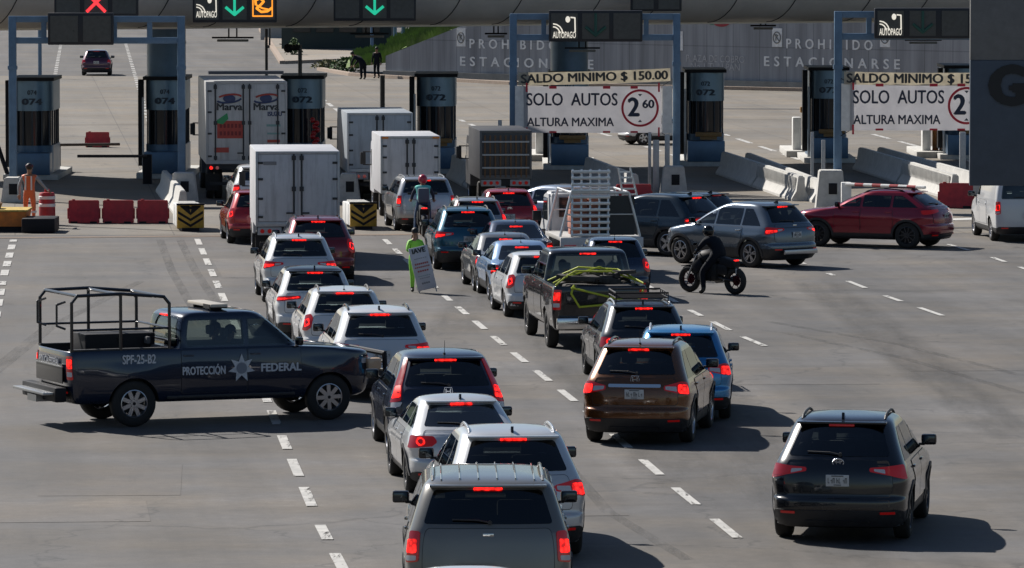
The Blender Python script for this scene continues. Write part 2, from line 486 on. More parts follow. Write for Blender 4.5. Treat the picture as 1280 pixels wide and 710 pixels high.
def wheel(parent, x, y, r, w, style, rimmat, spin=0.3, steer=0.0):
    tm, rm = wheel_meshes(r, w, style, rimmat)
    o = link(bpy.data.objects.new('wheel', tm), parent); o.location = (x, y, r)
    o.rotation_euler = (0, 0, (0 if x > 0 else PI) + steer)
    i = link(bpy.data.objects.new('rim', rm), o); i.rotation_euler = (spin, 0, 0)
    return o

# ---------------------------------------------------------------- body profiles  z, rear inset, front inset, half width, rear corner, front corner
PROF = {
 'suv': dict(L=4.50, W=1.84, rows=[(.20, .20, .22, .84, .5, .7), (.27, .07, .10, .93, .5, .8), (.46, .00, .00, .975, .52, .85), (.58, .005, .00, .975, .52, .85), (.635, .055, .02, .975, .5, .85), (.80, .062, .05, 1.0, .5, .85),
        (.90, .075, .14, .985, .5, .85), (.99, .10, .55, .96, .48, .8), (1.06, .13, 1.05, .93, .45, .6), (1.30, .36, 1.52, .825, .45, .5), (1.50, .58, 1.98, .745, .46, .5),
        (1.59, .70, 2.28, .68, .5, .5), (1.635, .95, 2.6, .55, .5, .4), (1.655, 1.45, 2.85, .25, .3, .2)], belt=1.05, gtop=1.50, glass_low=1.07, ax=(.93, .90), wr=.36, yB=.05, yC=-.95),
 'boxy': dict(L=4.9, W=1.95, rows=[(.24, .20, .22, .86, .4, .6), (.32, .06, .10, .94, .4, .7), (.55, .00, .00, .99, .4, .75), (.85, .02, .04, 1.0, .4, .75),
        (1.05, .05, .12, .985, .38, .75), (1.13, .06, .6, .965, .38, .7), (1.19, .08, 1.25, .945, .36, .55), (1.42, .20, 1.60, .87, .34, .45), (1.62, .32, 1.92, .80, .34, .45),
        (1.71, .40, 2.15, .735, .4, .5), (1.76, .68, 2.5, .58, .4, .4), (1.78, 1.3, 2.8, .25, .3, .2)], belt=1.18, gtop=1.62, glass_low=1.20, ax=(1.05, .92), wr=.38, yB=.1, yC=-.9),
 'hatch': dict(L=4.1, W=1.74, rows=[(.18, .20, .22, .84, .5, .7), (.25, .07, .10, .93, .5, .8), (.42, .00, .00, .975, .55, .85), (.53, .005, .00, .975, .55, .85), (.58, .05, .02, .98, .53, .85), (.72, .055, .04, 1.0, .53, .85),
        (.82, .07, .12, .985, .52, .85), (.90, .10, .50, .955, .5, .8), (.96, .14, .98, .925, .48, .6), (1.18, .32, 1.45, .82, .45, .5), (1.36, .50, 1.88, .74, .45, .5),
        (1.44, .62, 2.15, .67, .5, .5), (1.485, .92, 2.45, .53, .5, .4), (1.50, 1.4, 2.6, .25, .3, .2)], belt=.95, gtop=1.37, glass_low=.98, ax=(.78, .82), wr=.32, yB=.0, yC=-.9),
 'sport': dict(L=4.45, W=1.80, rows=[(.18, .22, .24, .84, .55, .7), (.25, .08, .10, .93, .6, .8), (.42, .00, .00, .975, .65, .9), (.53, .005, .00, .975, .65, .9), (.58, .05, .02, .98, .62, .9), (.72, .055, .04, 1.0, .62, .9),
        (.82, .09, .12, .98, .6, .9), (.91, .16, .55, .94, .58, .8), (.97, .24, 1.10, .90, .55, .6), (1.15, .62, 1.55, .79, .5, .5), (1.30, .95, 1.95, .71, .5, .5),
        (1.38, 1.10, 2.2, .64, .5, .5), (1.42, 1.3, 2.5, .5, .5, .4), (1.44, 1.6, 2.65, .22, .2, .2)], belt=.96, gtop=1.30, glass_low=1.0, ax=(.85, .90), wr=.34, yB=.0, yC=-.8),
 'coupe': dict(L=4.45, W=1.82, rows=[(.22, .22, .24, .84, .55, .7), (.29, .08, .10, .93, .6, .8), (.48, .00, .00, .975, .65, .9), (.60, .005, .00, .975, .65, .9), (.65, .05, .02, .98, .62, .9), (.80, .055, .04, 1.0, .62, .9),
        (.90, .09, .12, .98, .6, .9), (.99, .15, .55, .95, .58, .8), (1.05, .20, 1.12, .92, .55, .6), (1.22, .48, 1.5, .81, .5, .5), (1.38, .78, 1.9, .72, .5, .5),
        (1.47, .95, 2.15, .65, .5, .5), (1.51, 1.2, 2.45, .5, .5, .4), (1.53, 1.6, 2.65, .22, .2, .2)], belt=1.04, gtop=1.38, glass_low=1.07, ax=(.88, .88), wr=.36, yB=.05, yC=-.85),
 'sedan': dict(L=4.6, W=1.79, rows=[(.18, .20, .22, .84, .5, .7), (.25, .07, .10, .93, .5, .8), (.44, .00, .00, .975, .5, .85), (.55, .005, .00, .975, .5, .85), (.60, .04, .02, .98, .5, .85), (.74, .045, .04, 1.0, .5, .85),
        (.86, .05, .12, .985, .48, .85), (.96, .09, .55, .95, .46, .8), (1.005, .42, 1.12, .905, .5, .6), (1.04, .62, 1.2, .88, .5, .55), (1.18, .92, 1.48, .80, .45, .5), (1.32, 1.22, 1.82, .725, .45, .5),
        (1.41, 1.42, 2.12, .65, .5, .5), (1.445, 1.65, 2.4, .5, .4, .4), (1.46, 1.95, 2.55, .22, .2, .2)], belt=.97, gtop=1.33, glass_low=1.03, ax=(.95, .88), wr=.33, yB=.1, yC=-.80),
 'pickup': dict(L=5.85, W=2.0, rows=[(.42, .15, .2, .90, .16, .6), (.50, .05, .08, .96, .16, .65), (.75, .02, .0, .995, .16, .7), (1.0, .0, .02, 1.0, .16, .7),
        (1.14, .0, .05, .99, .16, .62), (1.23, .0, .16, .98, .16, .55), (1.30, .01, .70, .965, .16, .45), (1.345, .03, 1.38, .945, .16, .4), (1.352, 2.02, 1.42, .93, .2, .38), (1.60, 2.05, 1.72, .88, .16, .34), (1.84, 2.10, 2.02, .825, .16, .32), (1.93, 2.16, 2.15, .785, .2, .3), (1.97, 2.28, 2.32, .71, .25, .3), (1.992, 2.6, 2.62, .4, .2, .2)], belt=1.34, gtop=1.86, glass_low=1.38, ax=(1.22, .98), wr=.41, yB=.40, yC=-.76, cav0=1.40, bed=(.82, .07, 1.98)),
 'van': dict(L=4.5, W=1.82, rows=[(.22, .15, .22, .88, .3, .6), (.30, .05, .10, .95, .28, .7), (.52, .00, .00, .985, .26, .75), (.80, .01, .04, 1.0, .26, .75),
        (1.00, .02, .25, .995, .25, .75), (1.10, .03, .75, .985, .25, .6), (1.20, .04, 1.0, .975, .25, .5), (1.50, .08, 1.45, .93, .25, .4), (1.72, .12, 1.8, .87, .26, .4),
        (1.82, .20, 2.05, .78, .3, .4), (1.86, .45, 2.4, .6, .3, .3), (1.875, 1.0, 2.8, .25, .3, .2)], belt=1.12, gtop=1.68, glass_low=1.2, ax=(.95, .85), wr=.33, yB=.35, yC=-.6),
}

LIGHTS = {   # taillight outlines on the right half, (x as share of half width, z as share of rear-glass foot height), [red, lit part, clear part]
 'wedge': dict(red=[(.47, .845), (.76, .80), (.985, .745), (.985, .92), (.72, .90), (.48, .89)], lit=[(.72, .82), (.97, .775), (.97, .85), (.72, .855)], clear=[(.54, .85), (.70, .82), (.70, .87), (.54, .875)]),
 'boxy': dict(red=[(.84, .66), (.985, .64), (.985, .94), (.86, .94)], lit=[(.865, .74), (.975, .73), (.975, .86), (.875, .87)], clear=[(.865, .67), (.975, .66), (.975, .71), (.865, .715)]),
 'tall': dict(red=[(.82, .82), (.985, .78), (.985, 1.02), (.94, 1.36), (.87, 1.36), (.87, 1.02)], lit=[(.84, .87), (.97, .84), (.97, 1.0), (.89, 1.02)], clear=[(.82, .74), (.96, .72), (.96, .79), (.79, .80)]),
 'slim': dict(red=[(.40, .86), (.985, .80), (.985, .90), (.42, .92)], lit=[(.45, .88), (.97, .83), (.97, .865), (.45, .90)], clear=None),
 'round': dict(red=[(.52, .80), (.60, .74), (.80, .72), (.985, .70), (.985, .88), (.6, .88)], lit='ring', clear=None),
 'drop': dict(red=[(.80, .74), (.90, .67), (.985, .68), (.985, .96), (.87, .99), (.80, .92)], lit=[(.84, .79), (.93, .74), (.97, .87), (.88, .91)], clear=None),
 'bar': dict(red=[(.55, .80), (.985, .72), (.985, .90), (.9, .92), (.55, .86)], lit=[(.80, .76), (.97, .74), (.97, .87), (.82, .88)], clear=[(.58, .81), (.78, .78), (.78, .85), (.58, .855)]),
 'pick': dict(red=[(.83, .62), (.985, .62), (.985, .92), (.83, .92)], lit=[(.85, .76), (.975, .76), (.975, .88), (.85, .88)], clear=[(.85, .66), (.975, .66), (.975, .72), (.85, .72)]),
 'small': dict(red=[(.72, .74), (.985, .68), (.985, .90), (.80, .90)], lit=[(.78, .77), (.96, .73), (.96, .82), (.79, .84)], clear=[(.76, .73), (.9, .70), (.9, .73), (.76, .755)]),
}
CAVMAT = 3
def make_car(name, label, cat, prof, pm, group=None, lights='wedge', rails=None, antenna='fin', wheels='five', rim=None, clad=.42, plate='tail', badge=None,
             tint=None, side_tint=None, trim=None, mirror=None, wiper=True, brake=True, lit=True, roof_dark=False, arch_trim=True, doors=True, fx=None, chromebar=False,
             rearglass=True, backlight=True, spoiler=True, gl_margin=.14, headlights=True, handles=None, trunk=None, steer=0.0, occupants=0, sc=(1, 1, 1)):
    P = PROF[prof]; L, Wd = P['L'] * sc[1], P['W'] * sc[0]; kz = sc[2]
    rows = [(z * kz, yr * sc[1], yf * sc[1], hw, cr * sc[1], cf * sc[1]) for z, yr, yf, hw, cr, cf in P['rows']]
    sh = Shell(L, Wd, rows); sh.FL = (-L / 2 + P['ax'][0] * sc[1], L / 2 - P['ax'][1] * sc[1], P['belt'] * kz * .86, .028); root = empty(name, label=label, cat=cat, group=group)
    belt, gtop, glow = P['belt'] * kz, P['gtop'] * kz, P['glass_low'] * kz
    tint = tint or GDARK; side_tint = side_tint or (GSIDE if tint is GDARK else tint); trim = trim or PLAST; rim = rim or ALLOY; hm = handles or pm
    if trim is PLAST: clm = PLAST
    ar, af = P['ax'][0] * sc[1], P['ax'][1] * sc[1]; yra, yfa = -L / 2 + ar, L / 2 - af; wr = P['wr'] * (kz * .5 + .5)
    # --- body shell
    bm = sh.bmesh()
    for f in bm.faces:
        c = f.calc_center_median()
        if c.z < clad * kz: f.material_index = 1
        elif roof_dark and c.z > gtop + .035 and f.normal.z > .75: f.material_index = 2
    me = bpy.data.meshes.new('body'); bm.to_mesh(me); bm.free()
    for m in (pm, PLAST, GLOSSB, INTER): me.materials.append(m)
    cav = sh.bmesh(inset=.075, z0=P.get('cav0', .62) * kz, z1=sh.H - .06, mi=3); cm = bpy.data.meshes.new('c'); cav.to_mesh(cm); cav.free()
    def zrow(n=5, a=0.0, b=0.0): return [glow + a + (gtop - b - glow - a) * i / (n - 1) for i in range(n)]
    gm = gl_margin; rl = {'suv': .085, 'hatch': .06, 'sport': .04, 'coupe': .06, 'boxy': .06}.get(prof, 0) * kz
    zt = gtop + (.02 if prof != 'sedan' else .02)
    def rear_poly(mg, dz): 
        zz = [glow + rl + dz + (zt - 2 * dz - glow - rl) * i / 4 for i in range(5)]
        return [(sh.par(z)[3] - gm - mg, z) for z in zz] + [(-(sh.par(z)[3] - gm - mg), z) for z in zz[::-1]]
    def front_poly(mg, dz):
        zz = [belt + .03 + dz + (zt - 2 * dz - belt - .03) * i / 4 for i in range(5)]
        fm = .07 if 'bed' in P else .13; return [(sh.par(z)[3] - fm - mg, z) for z in zz] + [(-(sh.par(z)[3] - fm - mg), z) for z in zz[::-1]]
    gA, gD = (.12 if 'bed' in P else .34) * sc[1], .16 if 'bed' in P else (.42 if prof not in ('sedan', 'coupe', 'sport') else .34) * sc[1]
    yB, yC = P['yB'] * sc[1], P['yC'] * sc[1]
    sz0, sz1 = glow + (.0 if prof != 'sedan' else -.02), gtop - .01
    def side_polys(mg):
        zz = [sz0 + mg + (sz1 - sz0 - 2 * mg) * i / 5 for i in range(6)]
        fe = lambda z: L / 2 - sh.par(z)[2] - gA - mg
        re = lambda z: -L / 2 + sh.par(z)[1] + gD + mg
        pw = .035
        out = []
        segs = [(yB + pw + mg, None), (yC + pw + mg, yB - pw - mg)]
        segs.append((None, yC - pw - mg))
        for lo, hi in segs:
            lf = [max(re(z), lo) if lo is not None else re(z) for z in zz]; hf = [min(fe(z), hi) if hi is not None else fe(z) for z in zz]
            keep = [(z, a, b) for z, a, b in zip(zz, lf, hf) if b - a > .06]
            if len(keep) < 2: out.append(None); continue
            out.append([(b, z) for z, a, b in keep] + [(a, z) for z, a, b in keep[::-1]])
        return out
    cutters = [cm]
    if 'bed' in P:
        k = MB(); z0, y0, y1 = P['bed']; k.box((0, (y0 + y1) / 2 - L / 2, z0 * kz + .5), (Wd - .32, y1 - y0, 1.0), 1); cutters.append(k.mesh('c', [], 0))
    k = MB()
    if rearglass: k.prism(rear_poly(.035, .03), 'y', -L / 2 - .3, -L / 2 + sh.par(gtop)[1] + .35, 3)
    k.prism(front_poly(.03, .03), 'y', L / 2 - sh.par(gtop)[2] - .75, L / 2 + .3, 3)
    cutters.append(k.mesh('c', [], 0))
    sp = [p for p in side_polys(.02)]
    if prof == 'van': sp = [sp[0], None, None]
    k = MB()
    for p in sp:
        if p:
            k.prism(p, 'x', Wd / 2 - .45, Wd / 2 + .2, 3); k.prism(p, 'x', -Wd / 2 - .2, -Wd / 2 + .45, 3)
    cutters.append(k.mesh('c', [], 0))
    k = MB(); ra = wr + .055
    for y in (yra, yfa):
        for sx in (-1, 1): k.cyl((sx * (Wd / 2 - .30), y, wr * .98), (sx * (Wd / 2 + .2), y, wr * .98), ra, n=36, mi=1)
    cutters.append(k.mesh('c', [], 0))
    me = boolean(me, cutters); me.name = 'body'; shade(me, 32)
    body = link(bpy.data.objects.new('body', me), root)
    # --- glass
    if rearglass: drape('rear_window', sh, 'rear', rounded(rear_poly(0, 0), .05), [tint], root, .004, .008)
    drape('windshield', sh, 'front', rounded(front_poly(0, 0), .05), [GCLR], root, .004, .008)
    for sd in ('left', 'right'):
        for i, p in enumerate(side_polys(0)):
            if p and not (prof == 'van' and i > 0): drape('side_window', sh, sd, rounded(p, .03), [side_tint if i else (GDARK if side_tint is GSIDE else side_tint)], root, .003, .007)
    # --- tailgate seam and panel
    if trunk is None: trunk = (.66 * kz if prof in ('suv', 'coupe') else (.60 if prof != 'boxy' else .7) * kz, glow + rl - .045)
    if prof != 'van' and 'bed' not in P:
        def tg(mg):
            zz = [trunk[0] + mg + (trunk[1] - trunk[0] - 2 * mg) * i / 4 for i in range(5)]
            w = lambda z: min(sh.par(z)[3] * .80, sh.par(z)[3] - .16) - mg
            return [(w(z), z) for z in zz] + [(-w(z), z) for z in zz[::-1]]
        drape('tailgate', sh, 'rear', [(rounded(tg(0), .06), 1, .002), (rounded(tg(.009), .06), 0, .008)], [pm, PLAST], root, thick=.01)
    # --- rear bumper
    if 'bed' in P:
        clad_b = .62
    bz0, bz1 = (.46 if 'bed' in P else .24) * kz, (.66 if 'bed' in P else (clad + .03 if clad > .3 else .40)) * kz
    hwb = Wd / 2 * .93
    drape('bumper', sh, 'rear', [(rounded([(hwb, bz0), (hwb, bz1), (-hwb, bz1), (-hwb, bz0)], .05), 0, .014), (rounded([(hwb * .5, bz0 + .01), (hwb * .5, bz0 + .08), (-hwb * .5, bz0 + .08), (-hwb * .5, bz0 + .01)], .03), 1, .022)], [PLAST, trim], root, thick=.03)
    for sx in (-1, 1):
        rx = [(sx * hwb * .66, bz1 - .045), (sx * hwb * .88, bz1 - .045), (sx * hwb * .88, bz1 - .015), (sx * hwb * .66, bz1 - .015)]
        drape('reflector', sh, 'rear', rx, [REDL], root, .022, .01)
    # --- taillights
    LT = LIGHTS[lights]; zg = glow + rl * .8
    for sx in (-1, 1):
        def mp(poly):
            return [(sx * a * sh.par(b * zg)[3], b * zg) for a, b in poly]
        ob = drape('taillight', sh, 'rear', rounded(mp(LT['red']), .03), [REDL], root, .012, .02, step=.05)
        lm = REDLIT if lit else REDL
        if LT['lit'] == 'ring':
            cx, cz = sx * .80 * sh.par(.8 * zg)[3], .80 * zg
            o_ = [(cx + .062 * math.cos(a * PI / 12), cz + .062 * math.sin(a * PI / 12)) for a in range(24)]
            i_ = [(cx + .036 * math.cos(a * PI / 12), cz + .036 * math.sin(a * PI / 12)) for a in range(24)]
            drape('lit_ring', sh, 'rear', [(o_, 0, .016), (i_, 1, .020)], [lm, REDL], ob, thick=.006)
        else: drape('lit_lens', sh, 'rear', rounded(mp(LT['lit']), .02), [lm], ob, .016, .006, step=.05)
        if LT['clear']: drape('reverse_lens', sh, 'rear', rounded(mp(LT['clear']), .015), [WLENS], ob, .0165, .006, step=.05)
    if brake:
        zb = gtop + (.035 if prof != 'sedan' else -.02); yb = sh.rear(0, zb).y
        if backlight:
            MB().box((0, yb - .012, zb), (.34, .05, .028), 0, bev=.008).build('brake_light', [REDLIT if lit else REDL], root)
    if spoiler and prof not in ('sedan', 'pickup'):
        zs = gtop + .055; w0 = sh.par(zs)[3] - .06
        b = MB(); y0 = sh.rear(0, zs).y
        b.box((0, y0 + .05, zs + .012), (2 * w0, .2, .03), 0, bev=.013); b.build('spoiler', [GLOSSB if roof_dark else pm], root)
    # --- plate
    zp = {'tail': .79 * glow, 'bumper': .48 * kz + .02, 'low': .62 * glow}[plate]
    yp = sh.rear(0, zp).y
    N = nrm(sh.rear, 0, zp, OUT['rear']); tilt = math.asin(max(-1, min(1, N.z)))
    pl = MB().box((0, 0, 0), (.31, .012, .155), 0, bev=.004).build('licence_plate', [PLATE], root)
    pl.location = (0, yp - .026, zp); pl.rotation_euler = (tilt * .6, 0, 0)
    b = MB()
    for r_, zz in enumerate((.03,)):
        xs = [-.115, -.082, -.049, .0, .033, .082, .115]
        for i, x in enumerate(xs):
            q = (i * 7 + len(label)) % 4
            if q != 1: b.box((x - .009, -.0085, 0), (.006, .003, .07))
            if q != 2: b.box((x + .009, -.0085, -.01 if q else 0), (.006, .003, .05 if q else .07))
            b.box((x, -.0085, (.03, 0, -.03, .0)[q]), (.018, .003, .008))
    b.box((0, -.0085, .062), (.16, .003, .012)); b.box((0, -.0085, -.058), (.1, .003, .01)); b.build('plate_characters', [INK], pl)
    if chromebar:
        zc = zp + .125; drape('chrome_bar', sh, 'rear', rounded([(.42, zc - .022), (.42, zc + .03), (-.42, zc + .03), (-.42, zc - .022)], .02), [CHROME], root, .03, .03)
    # --- badge
    if badge:
        zb_ = (1.0 if 'bed' in P else glow + rl - .075) if plate != 'bumper' else glow + rl - .12
        yb_ = sh.rear(0, zb_).y - .014
        b = MB()
        if badge == 'oval':
            for rx, rz, th in ((.075, .05, .009), (.026, .045, .007), (.055, .018, .007)):
                pts = [(rx * math.cos(a * PI / 10), 0, rz * math.sin(a * PI / 10) + (.02 if rz == .018 else 0)) for a in range(21)]; b.tube(pts, th * .7, 6)
        elif badge == 'letter_h':
            b.box((-.035, 0, 0), (.016, .012, .085)); b.box((.035, 0, 0), (.016, .012, .085)); b.box((0, 0, 0), (.06, .012, .016))
            pts = [(.062 * (1 if abs(x) else 0) * x, 0, z) for x, z in ((-1, -.055), (-1.1, 0), (-.9, .06), (.9, .06), (1.1, 0), (1, -.055), (-1, -.055))]; b.tube(pts, .006, 6)
        elif badge == 'disc': b.cyl((0, .005, 0), (0, -.01, 0), .05, n=16); b.cyl((0, -.01, 0), (0, -.013, 0), .03, n=12)
        elif badge == 'wide':
            b.box((0, 0, 0), (.13, .012, .035), bev=.005)
        o = b.build('badge', [CHROME], root); o.location = (0, yb_, zb_)
    if wiper and rearglass:
        zw = glow + .05; b = MB()
        pts = [sh.rear(0.02, glow + rl + .02) + Vector((0, -.03, 0)), sh.rear(-.12, glow + rl + .05) + Vector((0, -.04, 0)), sh.rear(-.42, glow + rl + .055) + Vector((0, -.03, 0))]
        b.tube(pts, .010, 6); b.cyl(pts[0] + Vector((0, -.01, 0)), pts[0] + Vector((0, .04, 0)), .025, n=10); b.build('wiper', [PLAST], root)
    # --- mirrors
    ym = L / 2 - sh.par(belt + .02)[2] - gA - .02; zm = belt + .07
    for sx in (-1, 1):
        xh = sx * (sh.par(zm)[3] + .13); b = MB()
        b.box((xh, ym, zm + .02), (.21, .09, .15), 0, bev=.035); b.box((sx * (sh.par(zm)[3] + .01), ym + .01, zm - .045), (.13, .06, .035), 1, bev=.01)
        b.box((xh, ym - .047, zm + .02), (.165, .006, .105), 2, bev=.002)
        b.build('mirror', [mirror or GLOSSB, PLAST, mat('mirror_glass', (.07, .08, .09), .08, 1)], root)
    # --- doors (seams and handles)
    if doors:
        dz0 = (.56 if 'bed' in P else (clad + .03 if clad > .3 else .36)) * kz
        fe = lambda z: L / 2 - sh.par(max(z, belt))[2] - gA + .04 if z > belt else L / 2 - sh.par(belt)[2] - gA + .02
        def door(yb0, yb1, arch=False):
            z1 = belt - .02; p = []
            zz = [dz0 + (z1 - dz0) * i / 5 for i in range(6)]
            if arch:
                def bk(z):
                    d = ra + .05; q = z - wr
                    return max(yb0, yra + math.sqrt(max(0, d * d - q * q))) if q < d else yb0
            else: bk = lambda z: yb0
            return [(yb1, z) for z in zz] + [(bk(z), z) for z in zz[::-1]]
        yF = min(yfa - ra - .07, L / 2 - sh.par(belt)[2] - gA + .16)
        for sd in ('left', 'right'):
            ds = [(yB + .005, yF, False)] + ([(max(yC - .08, yra + .02), yB - .005, True)])
            if prof == 'van': ds = [(yB + .005, yF, False), (yC - .12, yB - .005, False)]
            for y0, y1, ac in ds:
                pp = door(y0, y1, ac)
                ob = drape('door', sh, sd, [(rounded(pp, .04), 1, .0015), (inset_poly(rounded(pp, .04), .008), 0, .009)], [pm, PLAST], root, thick=.012, step=.09)
                zh = belt - .11; yh_ = y0 + .14; xs = sh.hw_at(yh_, zh) * (1 if sd == 'right' else -1)
                MB().box((xs + (.018 if xs > 0 else -.018), yh_, zh), (.028, .19, .032), 0, bev=.009).build('door_handle', [hm], ob)
    # --- wheel-arch trim
    if arch_trim:
        for sd in ('left', 'right'):
            for y in (yra, yfa):
                n = 14; o_ = [(y + (ra + .065) * math.cos(PI * k / n), wr * .98 + (ra + .065) * math.sin(PI * k / n) - .04) for k in range(n + 1)]
                i_ = [(y + (ra + .002) * math.cos(PI * k / n), wr * .98 + (ra + .002) * math.sin(PI * k / n) - .04) for k in range(n, -1, -1)]
                drape('arch_trim', sh, sd, o_ + i_, [PLAST], root, .012, .02, step=3)
    # --- roof rails
    if rails:
        zr = gtop + .04; y0 = sh.rear(0, gtop).y + .30; y1 = L / 2 - sh.par(gtop)[2] - .25
        for sx in (-1, 1):
            xr = sx * (sh.par(gtop + .06)[3] - .10); b = MB(); n = 14
            pts = []
            for i in range(n + 1):
                y = y0 + (y1 - y0) * i / n; zt_ = sh.top(xr, y).z; hgt = .04 * math.sin(PI * i / n) ** .45 if 0 < i < n else -.01
                pts.append((xr, y, zt_ + hgt))
            b.tube(pts, .019, 8); b.cyl((xr, y0 + .12, pts[1][2] - .07), (xr, y0 + .12, pts[1][2]), .022); b.cyl((xr, y1 - .12, pts[-2][2] - .07), (xr, y1 - .12, pts[-2][2]), .022)
            b.build('roof_rail', [rails], root)
    if antenna == 'fin':
        y = sh.rear(0, gtop).y + .28; z = sh.top(0, y).z; b = MB()
        b.prism([(y - .09, z - .01), (y - .07, z + .065), (y - .03, z + .05), (y + .1, z - .01)], 'x', -.018, .018); b.build('antenna', [GLOSSB], root)
    elif antenna == 'rod':
        y = sh.rear(0, gtop).y + .22; z = sh.top(0, y).z; b = MB(); b.cyl((0, y, z - .01), (0, y, z + .02), .02); b.cyl((0, y, z), (0, y - .07, z + .22), .006, .004, n=6); b.build('antenna', [PLAST], root)
    if headlights:
        for sx in (-1, 1):
            zz = belt * .72
            drape('headlight', sh, 'front', rounded([(sx * .5 * Wd / 2, zz), (sx * .93 * Wd / 2, zz + .03), (sx * .93 * Wd / 2, zz + .12), (sx * .55 * Wd / 2, zz + .09)], .02), [WLENS], root, .008, .02)
        drape('grille', sh, 'front', rounded([(.42, .42 * kz), (.48, .66 * kz), (-.48, .66 * kz), (-.42, .42 * kz)], .04), [GLOSSB], root, .008, .02)
    # --- seats and heads
    zs = glow
    for sx in (-1, 1):
        b = MB(); x = sx * .37; b.box((x, .05 * L, zs - .22), (.46, .16, .62), 0, Matrix.Rotation(R(-14), 4, 'X'), .05); b.box((x, .05 * L - .12, zs + .19), (.25, .09, .17), 0, bev=.035)
        b.build('seat', [mat('seat_fabric', (.11, .11, .115), .85)], root)
    b = MB(); yb = -.2 * L if prof != 'van' else -.05 * L
    b.box((0, yb, zs - .25), (1.2, .15, .55), 0, Matrix.Rotation(R(-14), 4, 'X'), .05)
    for x in (-.38, 0, .38): b.box((x, yb - .1, zs + .1), (.22, .08, .13), 0, bev=.03)
    b.build('rear_bench', [MATS['seat_fabric']], root)
    # --- wheels
    for y in (yra, yfa):
        for sx in (-1, 1): wheel(root, sx * (Wd / 2 - .125), y, wr, .22, wheels, rim, spin=(y * 3 + sx) % 1.5, steer=steer if y > 0 else 0)
    SEATS[root.name] = (.05 * L + .10, glow - .52)
    root['_h'] = gtop; root['_y'] = sh.rear(0, gtop).y; root['_w'] = Wd
    SHELLS[root.name] = sh
    return root
SHELLS = {}; SEATS = {}
def place(root, px, py, hd, h=None, y=None, wpx=None, wfac=.965, loc=None, flat=1.0):
    """stand the vehicle so that its rear roof edge is seen at the pixel; hd = degrees clockwise from straight ahead"""
    h = root['_h'] if h is None else h; y = root['_y'] if y is None else y; k = 1.0
    rz = -R(hd)
    if wpx:
        for _ in range(4):
            p = at(px, py, h * k); k = wpx / (scale_at(p) * root['_w'] * wfac); k = min(1.07, max(.88, k))
    p = at(px, py, h * k)
    off = Matrix.Rotation(rz, 3, 'Z') @ Vector((0, y * k, 0))
    root.location = (p.x - off.x, p.y - off.y, 0); root.rotation_euler = (0, 0, rz); root.scale = (k, k, k)
    for q in ('_h', '_y', '_w'):
        if q in root: del root[q]
    if wpx: print('PLACE %-22s d=%.1f k=%.2f' % (root.name, p.y, k))
    return root
# ---------------------------------------------------------------- trucks
def grime(name, col):
    m = mat(name, col, .42); n = m.node_tree; b = n.nodes['Principled BSDF']; tc = n.nodes.new('ShaderNodeTexCoord')
    def ns(sc3, det, lo, hi, c0, c1):
        q = n.nodes.new('ShaderNodeMapping'); q.inputs['Scale'].default_value = sc3; n.links.new(tc.outputs['Object'], q.inputs[0]); t = n.nodes.new('ShaderNodeTexNoise'); t.inputs['Scale'].default_value = 1; t.inputs['Detail'].default_value = det; t.inputs['Roughness'].default_value = .7
        n.links.new(q.outputs[0], t.inputs['Vector']); r = n.nodes.new('ShaderNodeMapRange'); r.inputs[1].default_value = lo; r.inputs[2].default_value = hi; r.inputs[3].default_value = c0; r.inputs[4].default_value = c1; n.links.new(t.outputs[0], r.inputs[0]); return r.outputs[0]
    a = ns((9, 9, .8), 6, .5, .75, 1.0, .68); c = ns((1.2, 1.2, 1.2), 6, .35, .7, 1.06, .86)
    m1 = n.nodes.new('ShaderNodeMath'); m1.operation = 'MULTIPLY'; n.links.new(a, m1.inputs[0]); n.links.new(c, m1.inputs[1])
    s = n.nodes.new('ShaderNodeVectorMath'); s.operation = 'SCALE'; s.inputs[0].default_value = col; n.links.new(m1.outputs[0], s.inputs['Scale']); n.links.new(s.outputs[0], b.inputs['Base Color'])
    return m
